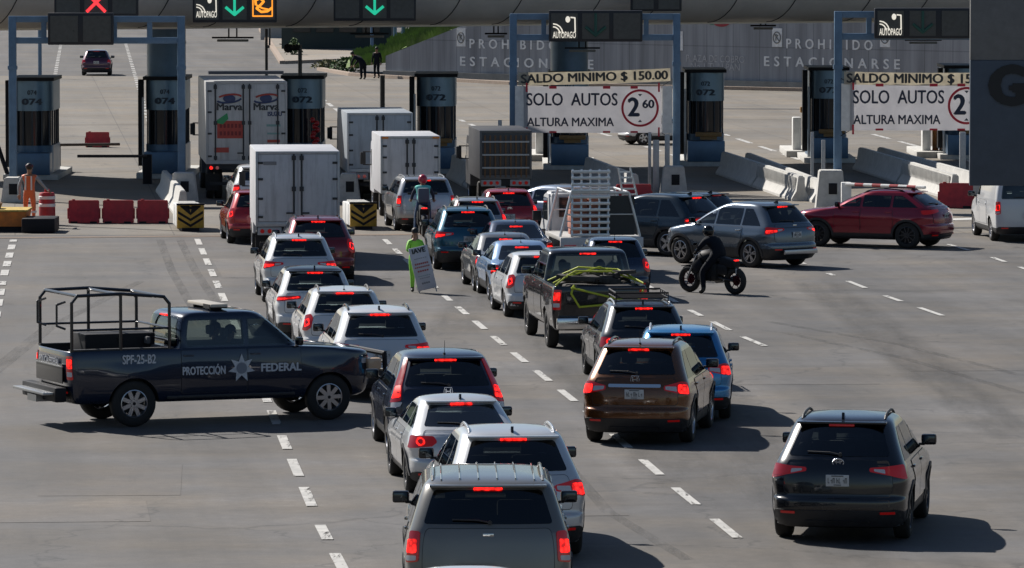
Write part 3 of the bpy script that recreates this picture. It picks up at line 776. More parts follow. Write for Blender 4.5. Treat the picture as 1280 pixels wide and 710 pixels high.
def box_truck(name, label, cat, bw, bh, bl, floor, col, wheel_r=.42, lights='round', frame=None, group=None, cabm=None, cabw=None, rods=True, doors=True, rear_lit=False):
    """local: rear face at y=0, body forward; returns root"""
    r = empty(name, label=label, cat=cat, group=group)
    wm = grime('box_white_%d' % len(MATS), col); fr = frame or mat('truck_frame', (.42, .43, .44), .4, .3, var=.1); dk = mat('chassis_dark', (.02, .02, .022), .7)
    zb, zt = floor, bh
    b = MB(); b.box((0, bl / 2, (zb + zt) / 2), (bw, bl, zt - zb), bev=.025).build('cargo_box', [wm], r)
    b = MB(); t = .07
    for x in (-1, 1): b.box((x * (bw / 2 - t / 2), -.012, (zb + zt) / 2), (t, .05, zt - zb), bev=.01)
    b.box((0, -.012, zt - t / 2), (bw - 2 * t, .05, t), bev=.01); b.box((0, -.012, zb + .06), (bw - 2 * t, .05, .12), bev=.01)
    b.build('rear_frame', [fr], r)
    if doors:
        for x in (-1, 1):
            w = bw / 2 - t - .015; d = MB(); d.box((x * (w / 2 + .012), -.02, (zb + .12 + zt - t) / 2), (w - .02, .03, zt - t - zb - .15), bev=.008)
            o = d.build('rear_door', [wm], r); k = MB()
            xs = (.10, w - .22) if rods == 2 else (.10,)
            for xx in xs:
                k.cyl((x * xx, -.055, zb + .12), (x * xx, -.055, zt - t), .024, n=8)
                for zz in (zb + .2, (zb + zt) / 2, zt - t - .1): k.box((x * xx, -.055, zz), (.11, .04, .12), bev=.006)
            k.box((x * (.10 + .09), -.07, zb + .35), (.22, .02, .04)); k.build('lock_rod', [mat('rod_grey', (.045, .047, .052), .5, .5)], o)
            k = MB()
            for zz in (zb + .25, zb + (zt - zb) * .37, zb + (zt - zb) * .63, zt - .3): k.box((x * (w - .04), -.045, zz), (.13, .02, .06), bev=.005)
            k.build('hinge', [MATS['rod_grey']], o)
    b = MB(); b.box((0, bl / 2, zb - .12), (.9, bl, .2)); b.box((0, .03, zb - .09), (bw - .05, .07, .16)); b.box((0, .12, .52), (bw * .9, .06, .1)); b.build('chassis', [dk], r)
    for x in (-1, 1):
        o = MB()
        for i in range(3 if lights == 'round' else 2): o.cyl((x * (bw / 2 - .17 - i * .19), -.03, zb - .12), (x * (bw / 2 - .17 - i * .19), -.012, zb - .12), .055, n=14, mi=0 if i else 1)
        if lights == 'round': MB().box((x * (bw / 2 - .36), .0, zb - .12), (.62, .03, .2), bev=.01).build('light_panel', [mat('panel_grey', (.4, .4, .4), .5)], r)
        o.build('taillight', [REDL, REDLIT if rear_lit else REDL], r)
        f = MB(); f.box((x * (bw / 2 - .22), .55, .55), (.42, .02, .55)); f.build('mud_flap', [TYRE], r)
    for y in (1.15, bl + 1.0):
        for x in (-1, 1):
            if y < 2:
                for dx in (0, .27): wheel(r, x * (bw / 2 - .16 - dx), y, wheel_r, .24, 'steel', ALLOY)
            else: wheel(r, x * (bw / 2 - .2), y, wheel_r, .25, 'steel', ALLOY)
    cw = cabw or bw * .92; ch = min(bh - .35, 2.5); cm = cabm or wm; b = MB()
    y0 = bl + .12
    b.prism([(y0, .55), (y0 + 1.75, .55), (y0 + 1.8, 1.2), (y0 + 1.45, ch - .1), (y0 + 1.3, ch), (y0, ch)], 'x', -cw / 2, cw / 2)
    b.build('cab', [cm], r)
    b = MB(); b.prism([(y0 + 1.775, 1.3), (y0 + 1.79, 1.3), (y0 + 1.5, ch - .2), (y0 + 1.47, ch - .2)], 'x', -cw / 2 + .12, cw / 2 - .12); b.build('windshield', [GDARK], r)
    for x in (-1, 1):
        b = MB(); b.prism([(y0 + .35, 1.35), (y0 + 1.5, 1.35), (y0 + 1.25, ch - .25), (y0 + .35, ch - .25)], 'x', x * (cw / 2 - .01), x * (cw / 2 + .006)); b.build('side_window', [mat('cab_glass', (.02, .025, .03), .06)], r)
        b = MB(); zm = min(2.0, ch - .55); xm = x * (cw / 2 + .24); b.box((xm, y0 + 1.55, zm), (.17, .09, .38), bev=.03); b.tube([(x * cw / 2, y0 + 1.5, zm + .2), (xm, y0 + 1.55, zm + .2)], .018); b.tube([(x * cw / 2, y0 + 1.5, zm - .2), (xm, y0 + 1.55, zm - .2)], .018)
        b.build('mirror', [PLAST], r)
    return r

# ---------------------------------------------------------------- people
def skin(name, joints, edges, mats, regions, parent, sub=1):
    """joints: name -> (pos, radius); edges: pairs; regions: function(co) -> material index. One continuous surface."""
    keys = list(joints); idx = {k: i for i, k in enumerate(keys)}
    me = bpy.data.meshes.new(name); me.from_pydata([joints[k][0] for k in keys], [(idx[a], idx[b]) for a, b in edges], [])
    o = bpy.data.objects.new('tmp', me); C.objects.link(o)
    o.modifiers.new('s', 'SKIN'); me.skin_vertices or None
    if not me.skin_vertices: bm = bmesh.new(); bm.from_mesh(me); bm.verts.layers.skin.verify(); bm.to_mesh(me); bm.free()
    for i, k in enumerate(keys):
        rr = joints[k][1]; rr = rr if isinstance(rr, tuple) else (rr, rr)
        me.skin_vertices[0].data[i].radius = rr; me.skin_vertices[0].data[i].use_root = (i == 0)
    sb = o.modifiers.new('u', 'SUBSURF'); sb.levels = sub; sb.render_levels = sub
    r = eval_mesh(o); bpy.data.objects.remove(o); r.name = name
    r.materials.clear()
    for m in mats: r.materials.append(m)
    cs = {k: Vector(v[0]) for k, v in joints.items()}; segs = [(cs[a], cs[b], a, b) for a, b in edges]
    for p in r.polygons:
        c = p.center; best = None
        for a, b, ka, kb in segs:
            d = b - a; t = max(0, min(1, (c - a).dot(d) / max(1e-9, d.length_squared))); q = (c - (a + d * t)).length
            if best is None or q < best[0]: best = (q, ka, kb, t)
        p.material_index = regions(best[1], best[2], best[3], c)
    r.shade_smooth()
    return link(bpy.data.objects.new(name, r), parent)
def hand(parent, p, d, side, m):
    """palm, four unequal bent fingers and a side thumb"""
    p = Vector(p); d = Vector(d).normalized(); up = Vector((0, 0, 1)) if abs(d.z) < .8 else Vector((0, 1, 0)); s = d.cross(up).normalized() * side; n = s.cross(d)
    b = MB(); rot = Matrix((s, d, n)).transposed().to_4x4()
    b.box(p + d * .045, (.075, .09, .028), 0, rot, .012)
    for i, l in enumerate((.060, .072, .068, .052)):
        a = p + d * .085 + s * (.028 - .0185 * i); k = a + d * l * .5 + n * .004; e = k + (d * .7 + n * -.7) * l * .5
        b.tube([a, k, e], .0085, 6)
    a = p + d * .03 + s * .036; b.tube([a, a + s * .025 + d * .025, a + s * .03 + d * .055], .010, 6)
    return b.build('hand', [m], parent)
BASE = dict(pelvis=((0, 0, .95), (.15, .11)), waist=((0, 0, 1.10), (.13, .095)), chest=((0, -.01, 1.32), (.17, .115)), neck=((0, 0, 1.49), .055), head0=((0, .02, 1.58), .075), head1=((0, .02, 1.68), .085), head2=((0, .015, 1.74), .06),
            hl=((-.10, 0, .90), .09), kl=((-.12, .02, .50), .062), al=((-.12, -.01, .10), .042), tl=((-.13, .14, .04), .038), hr=((.10, 0, .90), .09), kr=((.12, .02, .50), .062), ar=((.12, -.01, .10), .042), tr=((.13, .14, .04), .038),
            sl=((-.19, 0, 1.42), .062), el=((-.26, -.02, 1.14), .045), wl=((-.27, .05, .90), .032), sr=((.19, 0, 1.42), .062), er=((.26, -.02, 1.14), .045), wr=((.27, .05, .90), .032))
EDG = [('pelvis', 'waist'), ('waist', 'chest'), ('chest', 'neck'), ('neck', 'head0'), ('head0', 'head1'), ('head1', 'head2'), ('pelvis', 'hl'), ('hl', 'kl'), ('kl', 'al'), ('al', 'tl'), ('pelvis', 'hr'), ('hr', 'kr'), ('kr', 'ar'), ('ar', 'tr'),
       ('chest', 'sl'), ('sl', 'el'), ('el', 'wl'), ('chest', 'sr'), ('sr', 'er'), ('er', 'wr')]
SKINM = mat('skin_tone', (.30, .165, .10), .55); SHOE = mat('shoe_dark', (.02, .02, .02), .6)
def person(label, top, legs, pose=None, cat='person', sleeve=None, hair=True, helmet=None, k=1.0, bulk=1.0, group=None, gloves=None, boots=None, mouth=True):
    J = {a: b for a, b in BASE.items()}
    for a, b in (pose or {}).items(): J[a] = (b, J[a][1])
    if bulk != 1:
        for a in J:
            if not a.startswith('head'):
                q = J[a][1]; J[a] = (J[a][0], tuple(x * bulk for x in q) if isinstance(q, tuple) else q * bulk)
    root = empty('person', label=label, cat=cat, group=group)
    sl = sleeve or top
    def reg(a, b, t, c):
        if a in ('neck', 'head0', 'head1'): return 0
        if (a, b) in (('al', 'tl'), ('ar', 'tr')): return 3
        if (a, b) in (('kl', 'al'), ('kr', 'ar')): return 3 if t > .88 else 2
        if (a, b) == ('pelvis', 'waist'): return 2 if t < .35 else 1
        if a in ('pelvis', 'hl', 'hr'): return 2
        if a in ('sl', 'sr', 'el', 'er'): return 4
        if (a, b) == ('chest', 'neck'): return 0 if t > .8 else 1
        return 1
    body = skin('body', J, EDG, [SKINM, top, legs, boots or SHOE, sl], reg, root)
    h = Vector(J['head1'][0]); hd = (h - Vector(J['head0'][0]))
    f = MB(); fy = .088
    for x in (-.032, .032): f.ball(h + Vector((x, fy - .008, -.01)), .013, 1, 8); f.box(h + Vector((x, fy - .004, .016)), (.035, .01, .008), 1)
    f.prism([(fy - .02, -.005), (fy + .022, -.04), (fy - .02, -.048)], 'x', -.012, .012) if False else f.ball(h + Vector((0, fy + .002, -.03)), .016, 0, 8, (.8, 1, 1.4))
    f.box(h + Vector((0, fy - .012, -.066)), (.048, .012, .010), 2, bev=.003)
    for x in (-.088, .088): f.ball(h + Vector((x, 0, -.015)), .024, 0, 8, (.4, .8, 1.3))
    f.build('face', [SKINM, INK, mat('lip', (.25, .08, .07), .5)], body)
    if hair and not helmet: MB().ball(h + Vector((0, -.022, .035)), .105, 0, 14, (.95, 1.05, .95)).build('hair', [mat('hair_black', (.012, .01, .009), .6)], body)
    if helmet:
        b = MB(); b.ball(h + Vector((0, 0, .01)), .145, 0, 18, (.95, 1.1, 1.05)); b.build('helmet', [helmet], body)
        b = MB(); b.ball(h + Vector((0, .035, .0)), .128, 0, 16, (.95, 1.05, .55)); b.build('visor', [GLOSSB], body)
    for s, w, e in ((-1, 'wl', 'el'), (1, 'wr', 'er')):
        hand(body, J[w][0], Vector(J[w][0]) - Vector(J[e][0]), s, gloves or SKINM)
    root.scale = (k, k, k)
    return root

# ---------------------------------------------------------------- motorcycle
def motorcycle(label, body_m, rimc, topbox=False, lit=True, group=None):
    r = empty('motorcycle', label=label, cat='motorcycle', group=group)
    wr = .325; wb = 1.42
    for y, nm in ((-wb / 2, 0), (wb / 2, 1)):
        t = MB(); prof = []
        for k in range(13): a = 2 * PI * k / 12; prof.append((wr - .07 + .07 * math.cos(a), .075 * math.sin(a)))
        bm = t.bm; n = 28; rings = [[bm.verts.new((h, p * math.cos(2 * PI * k / n), p * math.sin(2 * PI * k / n))) for k in range(n)] for p, h in prof[:-1]]; rings.append(rings[0])
        for a, b in zip(rings, rings[1:]):
            for k in range(n): bm.faces.new((a[k], a[(k + 1) % n], b[(k + 1) % n], b[k]))
        bmesh.ops.recalc_face_normals(bm, faces=bm.faces)
        w = t.build('wheel', [TYRE], r); w.location = (0, y, wr)
        m = MB(); rr = wr - .13
        pts = [(0, (rr) * math.cos(a * PI / 12), rr * math.sin(a * PI / 12)) for a in range(25)]; m.tube(pts, .014, 6)
        for k in range(6): a = k * PI / 3; m.cyl((0, 0, 0), (0, rr * math.cos(a), rr * math.sin(a)), .012, n=6)
        m.cyl((-.05, 0, 0), (.05, 0, 0), .035); m.cyl((.045, 0, 0), (.05, 0, 0), .12, n=20); m.build('rim', [rimc], w)
    b = MB()
    for x in (-.1, .1): b.cyl((x, wb / 2, wr), (x, wb / 2 - .32, .92), .024, mi=0)
    b.tube([(-.36, .22, 1.05), (-.15, .33, 1.0), (.15, .33, 1.0), (.36, .22, 1.05)], .015); b.build('fork', [STEEL], r)
    b = MB(); b.ball((0, .47, .86), .11, 0, 12, (1, .7, 1)); b.build('headlight', [GLOSSB], r)
    b = MB(); b.box((0, wb / 2 + .0, wr + .33), (.12, .45, .02), 0, Matrix.Rotation(R(-8), 4, 'X'), .008); b.build('front_fender', [body_m], r)
    b = MB(); b.ball((0, .12, .86), .24, 0, 16, (.85, 1.3, .78)); b.box((0, .30, .66), (.46, .34, .30), 0, Matrix.Rotation(R(-30), 4, 'X'), .08); b.build('fuel_tank', [body_m], r)
    b = MB(); b.box((0, -.28, .83), (.26, .62, .09), 0, Matrix.Rotation(R(6), 4, 'X'), .035); b.build('seat', [TYRE], r)
    b = MB(); b.box((0, -.52, .76), (.27, .48, .20), 0, Matrix.Rotation(R(12), 4, 'X'), .05); b.build('tail_fairing', [body_m], r)
    b = MB(); b.box((0, .05, .52), (.36, .60, .46), 0, bev=.09); b.box((0, -.3, .60), (.26, .5, .3), 0, bev=.07); b.cyl((-.2, 0, .42), (.2, 0, .42), .11); b.tube([(0, .28, .95), (0, .15, .35), (0, -.25, .38), (0, -.4, .75)], .03); b.tube([(-.09, -.25, .4), (-.09, -wb / 2, wr)], .025); b.tube([(.09, -.25, .4), (.09, -wb / 2, wr)], .025)
    b.build('engine', [mat('engine_black', (.03, .03, .032), .45, .5)], r)
    b = MB(); b.tube([(.14, .25, .45), (.16, .0, .26), (.17, -.3, .3)], .03); b.cyl((.17, -.3, .3), (.19, -.78, .47), .055, .06); b.build('exhaust', [STEEL], r)
    for x in (-1, 1):
        b = MB(); b.cyl((x * .27, .25, 1.03), (x * .33, .24, 1.17), .008, n=6); b.box((x * .36, .24, 1.19), (.13, .03, .075), bev=.012); b.build('mirror', [GLOSSB], r)
    b = MB(); b.box((0, -.74, .80), (.16, .04, .06), bev=.01); b.build('taillight', [REDLIT if lit else REDL], r)
    b = MB(); b.box((0, -.80, .56), (.18, .012, .13)); b.build('licence_plate', [PLATE], r)
    b = MB(); b.box((0, -.74, .62), (.1, .03, .3), 0, Matrix.Rotation(R(-15), 4, 'X')); b.build('rear_fender', [PLAST], r)
    return r
RIDE = dict(pelvis=(0, -.22, .96), waist=(0, -.19, 1.12), chest=(0, -.08, 1.34), neck=(0, .0, 1.50), head0=(0, .04, 1.58), head1=(0, .06, 1.67), head2=(0, .06, 1.73),
            hl=(-.13, -.18, .93), kl=(-.25, .17, .72), al=(-.22, -.08, .36), tl=(-.22, .08, .30), hr=(.13, -.18, .93), kr=(.25, .17, .72), ar=(.22, -.08, .36), tr=(.22, .08, .30),
            sl=(-.20, -.04, 1.43), el=(-.36, .08, 1.22), wl=(-.33, .24, 1.08), sr=(.20, -.04, 1.43), er=(.36, .08, 1.22), wr=(.33, .24, 1.08))
RIDE_FOOT = dict(RIDE, kl=(-.26, .12, .55), al=(-.34, .0, .10), tl=(-.36, .13, .04))

# ---------------------------------------------------------------- plaza furniture
BLUE = mat('steel_blue', (.11, .19, .29), .45, .1, var=.18, vscale=2.5); BLUED = mat('booth_blue', (.085, .155, .25), .35, .3, var=.15, vscale=2)
CONC = mat('concrete_light', (.52, .51, .48), .85, var=.16, vscale=4, bump=.3); CONCD = mat('concrete_grey', (.26, .26, .25), .9, var=.2, vscale=1.5, bump=.3)
WHITEP = mat('paint_white', (.72, .72, .70), .5, var=.12, vscale=5); YEL = mat('paint_yellow', (.55, .33, .04), .5, var=.25, vscale=9); BLK = mat('paint_black', (.012, .012, .015), .6, spec=.25)
REDP = mat('red_plastic', (.36, .022, .028), .5, var=.28, vscale=6); ORNG = mat('hi_vis_orange', (.75, .16, .05), .6, var=.12); GALV = mat('galvanised', (.40, .41, .42), .45, .5, var=.12)
def barrier(label, p, rz=0, w=.95, h=.68, group=None, proto=[]):
    if proto: r = copy_tree(proto[0]); r['label'] = label; 
    else:
        r = empty('plastic_barrier', label=label, cat='barrier'); b = MB()
        b.prism([(-.22, .0), (.22, .0), (.22, .12), (.12, .22), (.09, .66), (-.09, .66), (-.12, .22), (-.22, .12)], 'x', -.475, .475)
        bmesh.ops.bevel(b.bm, geom=b.bm.edges[:], offset=.022, segments=2, affect='EDGES'); b.build('shell', [REDP], r, 60)
        b = MB()
        for x in (-.3, .3): b.box((x, -.215, .03), (.22, .03, .07), bev=.01)
        b.build('fork_slot', [BLK], r)
        b = MB(); b.cyl((-.32, 0, .65), (-.32, 0, .69), .05); b.build('filler_cap', [REDP], r)
        b = MB(); b.box((-.49, 0, .28), (.05, .12, .3), bev=.01); b.box((.49, 0, .28), (.05, .12, .3), bev=.01); b.build('coupling', [REDP], r)
        proto.append(r)
    r.location = p; r.rotation_euler = (0, 0, rz); r.scale = (w / .95, 1, h / .68)
    if group: r['group'] = group
    elif 'group' in r: del r['group']
    return r
def jersey(label, a, b_, h=.85, ribs=False, group=None, m=None):
    a = Vector(a); b_ = Vector(b_); d = b_ - a; L = d.length; r = empty('concrete_barrier', label=label, cat='barrier', group=group); b = MB()
    b.prism([(-.30, 0), (.30, 0), (.30, .08), (.15, .32), (.09, h), (-.09, h), (-.15, .32), (-.30, .08)], 'x', 0, L); b.build('barrier_body', [m or CONC], r, 30)
    if ribs:
        b = MB(); n = int(L / .28)
        for i in range(n):
            for s in (-1, 1): b.box((.14 + i * (L - .2) / n, s * .135, .34 + (h - .36) / 2), (.07, .05, h - .38), bev=.01)
        b.build('rib', [m or CONC], r)['kind'] = 'stuff'
    b = MB(); b.box((L / 2, 0, h + .015), (L * .98, .14, .03), bev=.008); b.build('cap_rail', [m or CONC], r)
    r.location = a; r.rotation_euler = (0, 0, math.atan2(d.y, d.x))
    return r
def foot_block(label, p, w=.9, h=.95, dp=.9):
    r = empty('concrete_footing', label=label, cat='footing', group='pale concrete footings'); b = MB()
    b.prism([(-w / 2, 0), (w / 2, 0), (w / 2 - .12, h), (-w / 2 + .12, h)], 'y', -dp / 2, dp / 2); bmesh.ops.bevel(b.bm, geom=b.bm.edges[:], offset=.03, segments=2, affect='EDGES'); b.build('block', [CONC], r)
    b = MB(); b.box((.05, -dp / 2 - .004, h * .55), (.26, .02, .34), bev=.005); b.build('inspection_hatch', [BLK], r)
    r.location = p; return r
def attenuator(label, p, rz=0):
    r = empty('crash_cushion', label=label, cat='crash cushion', group='chevron crash cushions'); b = MB()
    for i in range(5): b.box((0, .2 + i * .42, .42), (.74 + .02 * (i % 2), .40, .62), bev=.03)
    b.build('cushion_cells', [WHITEP], r)
    b = MB()
    for i in range(5): b.box((0, .2 + i * .42, .755), (.5, .3, .03))
    b.build('cell_lid', [CONC], r)
    b = MB(); b.box((0, -.05, .42), (.78, .08, .66), bev=.02); n = b.build('nose_panel', [YEL], r)
    b = MB()
    for k in range(4):
        z = .22 + k * .17
        for s in (-1, 1):
            b.prism([(0, z - .10), (s * .36, z + .12), (s * .36, z + .20), (0, z - .02)] if z + .2 < .75 else [(0, z - .10), (s * .36 * .8, .70), (s * .3, .735), (s * .05, .735), (0, z - .02)], 'y', -.096, -.092)
    b.build('chevron_stripes', [BLK], n)
    b = MB(); b.box((0, -.05, .775), (.80, .12, .05)); b.build('nose_rim', [BLK], n)
    b = MB(); b.box((0, 1.0, .05), (.5, 2.3, .1)); b.build('base_rail', [BLK], r)
    r.location = p; r.rotation_euler = (0, 0, rz); return r
def booth(num, p, label, tall=None, sideclad=False, orange=True):
    """toll booth: its front faces -Y, origin on the ground at the front of the cabin"""
    r = empty('toll_booth', label=label, cat='toll booth', group='toll booths under the canopy'); x0 = .70; H = 3.45
    b = MB(); b.box((0, 2.4, .1), (1.9, 6.4, .2), bev=.02); b.build('island_slab', [CONC], r)
    b = MB(); b.box((0, -.35, .55), (1.35, 1.0, .75), bev=.02); b.build('pedestal', [BLUED], r)
    cy = .72
    def half(z0, z1, rad, mi=0):
        m = MB(); n = 18; pts = [(rad * math.cos(PI + PI * k / n), cy + rad * math.sin(PI + PI * k / n)) for k in range(n + 1)] + [(rad, cy + 2.6), (-rad, cy + 2.6)]
        m.prism(pts, 'z', z0, z1, mi); return m
    half(.2, 1.15, x0).build('lower_cabin', [BLUED], r)
    half(1.15, 2.35, x0 - .06).build('window', [mat('booth_glass', (.012, .016, .022), .08)], r)
    half(2.35, H - .06, x0).build('upper_cabin', [mat('booth_cladding', (.16, .24, .32), .34, .65, var=.10, vscale=2)], r)
    b = MB(); b.prism([(-x0 - .06, -.06), (x0 + .06, -.06), (x0 + .06, 3.5), (-x0 - .06, 3.5)], 'z', H - .06, H + .06); b.build('roof', [BLK], r)
    b = MB()
    for k in range(7):
        a = PI + PI * k / 6; b.box(((x0 - .05) * math.cos(a), cy + (x0 - .05) * math.sin(a), 1.75), (.045, .045, 1.2))
    for xx in (-x0 + .05, x0 - .05):
        for yy in (1.6, 2.4, 3.2): b.box((xx, yy, 1.75), (.05, .05, 1.2))
    b.build('window_frame', [mat('frame_navy', (.04, .05, .065), .45, .3)], r)
    b = MB()
    for zz in (.3, 2.4): b.box((0, cy - x0 - .004, zz + 0), (.02, .01, .01))
    b.build('joint', [BLK], r)
    text('number_small', '074' if num != '072' else '072', .22, mat('lettering_navy', (.02, .035, .06), .5), r, (0, cy - x0 - .012, 2.98), bold=.006)
    text('number_large', num, .30, MATS['lettering_navy'], r, (0, cy - x0 - .012, 2.66), width=.72, bold=.012)
    # dark side panel and a galvanised pillar
    b = MB(); b.box((-x0 - .16, .55, 1.9), (.18, .5, 3.0), bev=.01); b.build('equipment_cabinet', [BLK if not sideclad else CONCD], r)
    b = MB(); b.box((-x0 - .05, -.1, 1.5), (.07, .07, 2.6)); b.build('reader_post', [GALV], r)
    if orange:
        b = MB(); b.box((.1, -.3, 1.15), (.95, .3, .16), bev=.03); b.box((.1, -.3, 1.02), (.6, .2, .12)); b.build('traffic_beacon', [mat('machine_ochre', (.30, .16, .05), .5, var=.25)], r)
    if tall:
        b = MB(); b.cyl((0, .95, H), (0, .95, tall), .68, n=28); b.cyl((0, .95, H + 1.2), (0, .95, H + 1.26), .70, n=28); b.build('roof_column', [BLUED], r)
    r.location = p; return r
LED = dict(white=mat('led_white', (.5, .5, .45), .5, emit=.55, ecol=(1, .93, .8)), green=mat('led_green', (.02, .3, .2), .5, emit=.42, ecol=(.03, .85, .5)), dim=mat('led_dim', (.02, .09, .07), .6), amber=mat('led_amber', (.5, .2, .02), .5, emit=.9, ecol=(1, .34, .03)), red=mat('led_red', (.6, .02, .02), .5, emit=1.1, ecol=(1, .04, .05)))
def sign_board(label, p0, p1, dist, panels, parent_name='lane_signal', th=.28, faces=None):
    """p0,p1 pixel corners (left-top, right-bottom) on the plane at dist"""
    a = at_d(*p0, dist); c = at_d(*p1, dist); w = c.x - a.x; h = a.z - c.z
    r = empty(parent_name, label=label, cat='lane sign'); r.location = ((a.x + c.x) / 2, dist, (a.z + c.z) / 2)
    MB().box((0, 0, 0), (w, th, h), bev=.03).build('sign_housing', [mat('sign_black', (.012, .014, .02), .5)], r)
    n = len(panels)
    if not n: return r
    pw = min(h * .86, w / n * .86)
    for i, k in enumerate(panels):
        x = -w / 2 + w * (i + .5) / n; f = MB().box((x, -th / 2 - .006, 0), (pw, .02, h * .82)).build('signal_face', [mat('sign_face', (.06, .062, .06), .35, var=.2)], r)
        y = -th / 2 - .03; s = pw / 2; b = MB()
        def L(pts, rad=.05, m=0): b.tube([(x + px_ * s, y, pz * s) for px_, pz in pts], rad * s, 6, m)
        if k == 'autopago':
            L([(.45, .65), (.78, .62), (.8, -.45)], .05); b.ball((x + .25 * s, y, .5 * s), .22 * s, n=8, sc=(.8, .2, 1.1))
            for q in (.3, .5, .72): L([(-.85 + q * math.cos(t * PI / 8), -.55 + q * math.sin(t * PI / 8)) for t in range(0, 5)][::1], .045) if q > .4 else None
            b.build('pictogram', [LED['white']], f); text('autopago_lettering', 'AUTOPAGO', .3, LED['white'], f, (x, y, -.68 * s), width=pw * .86, bold=.004)
        elif k in ('green', 'dim'):
            L([(0, .95), (0, -.6)], .12); L([(-.75, -.05), (0, -.68), (.75, -.05)], .12); b.build('down_arrow', [LED['green'] if k == 'green' else LED['dim']], f)
        elif k == 'amber':
            L([(-.8, .8), (.8, .8), (.8, -.8), (-.8, -.8), (-.8, .8)], .06); L([(-.55, .1), (-.6, .5), (-.2, .7), (.1, .4), (-.2, .1), (-.5, -.15), (-.1, -.45), (.4, -.4), (.8, -.1)], .10); L([(-.5, .1), (0, -.15), (.5, -.25)], .07); b.build('pictogram', [LED['amber']], f)
        elif k == 'cross':
            L([(-.8, .8), (.8, -.8)], .13); L([(-.8, -.8), (.8, .8)], .13); b.build('red_cross', [LED['red']], f)
        else: b.bm.free()
    return r
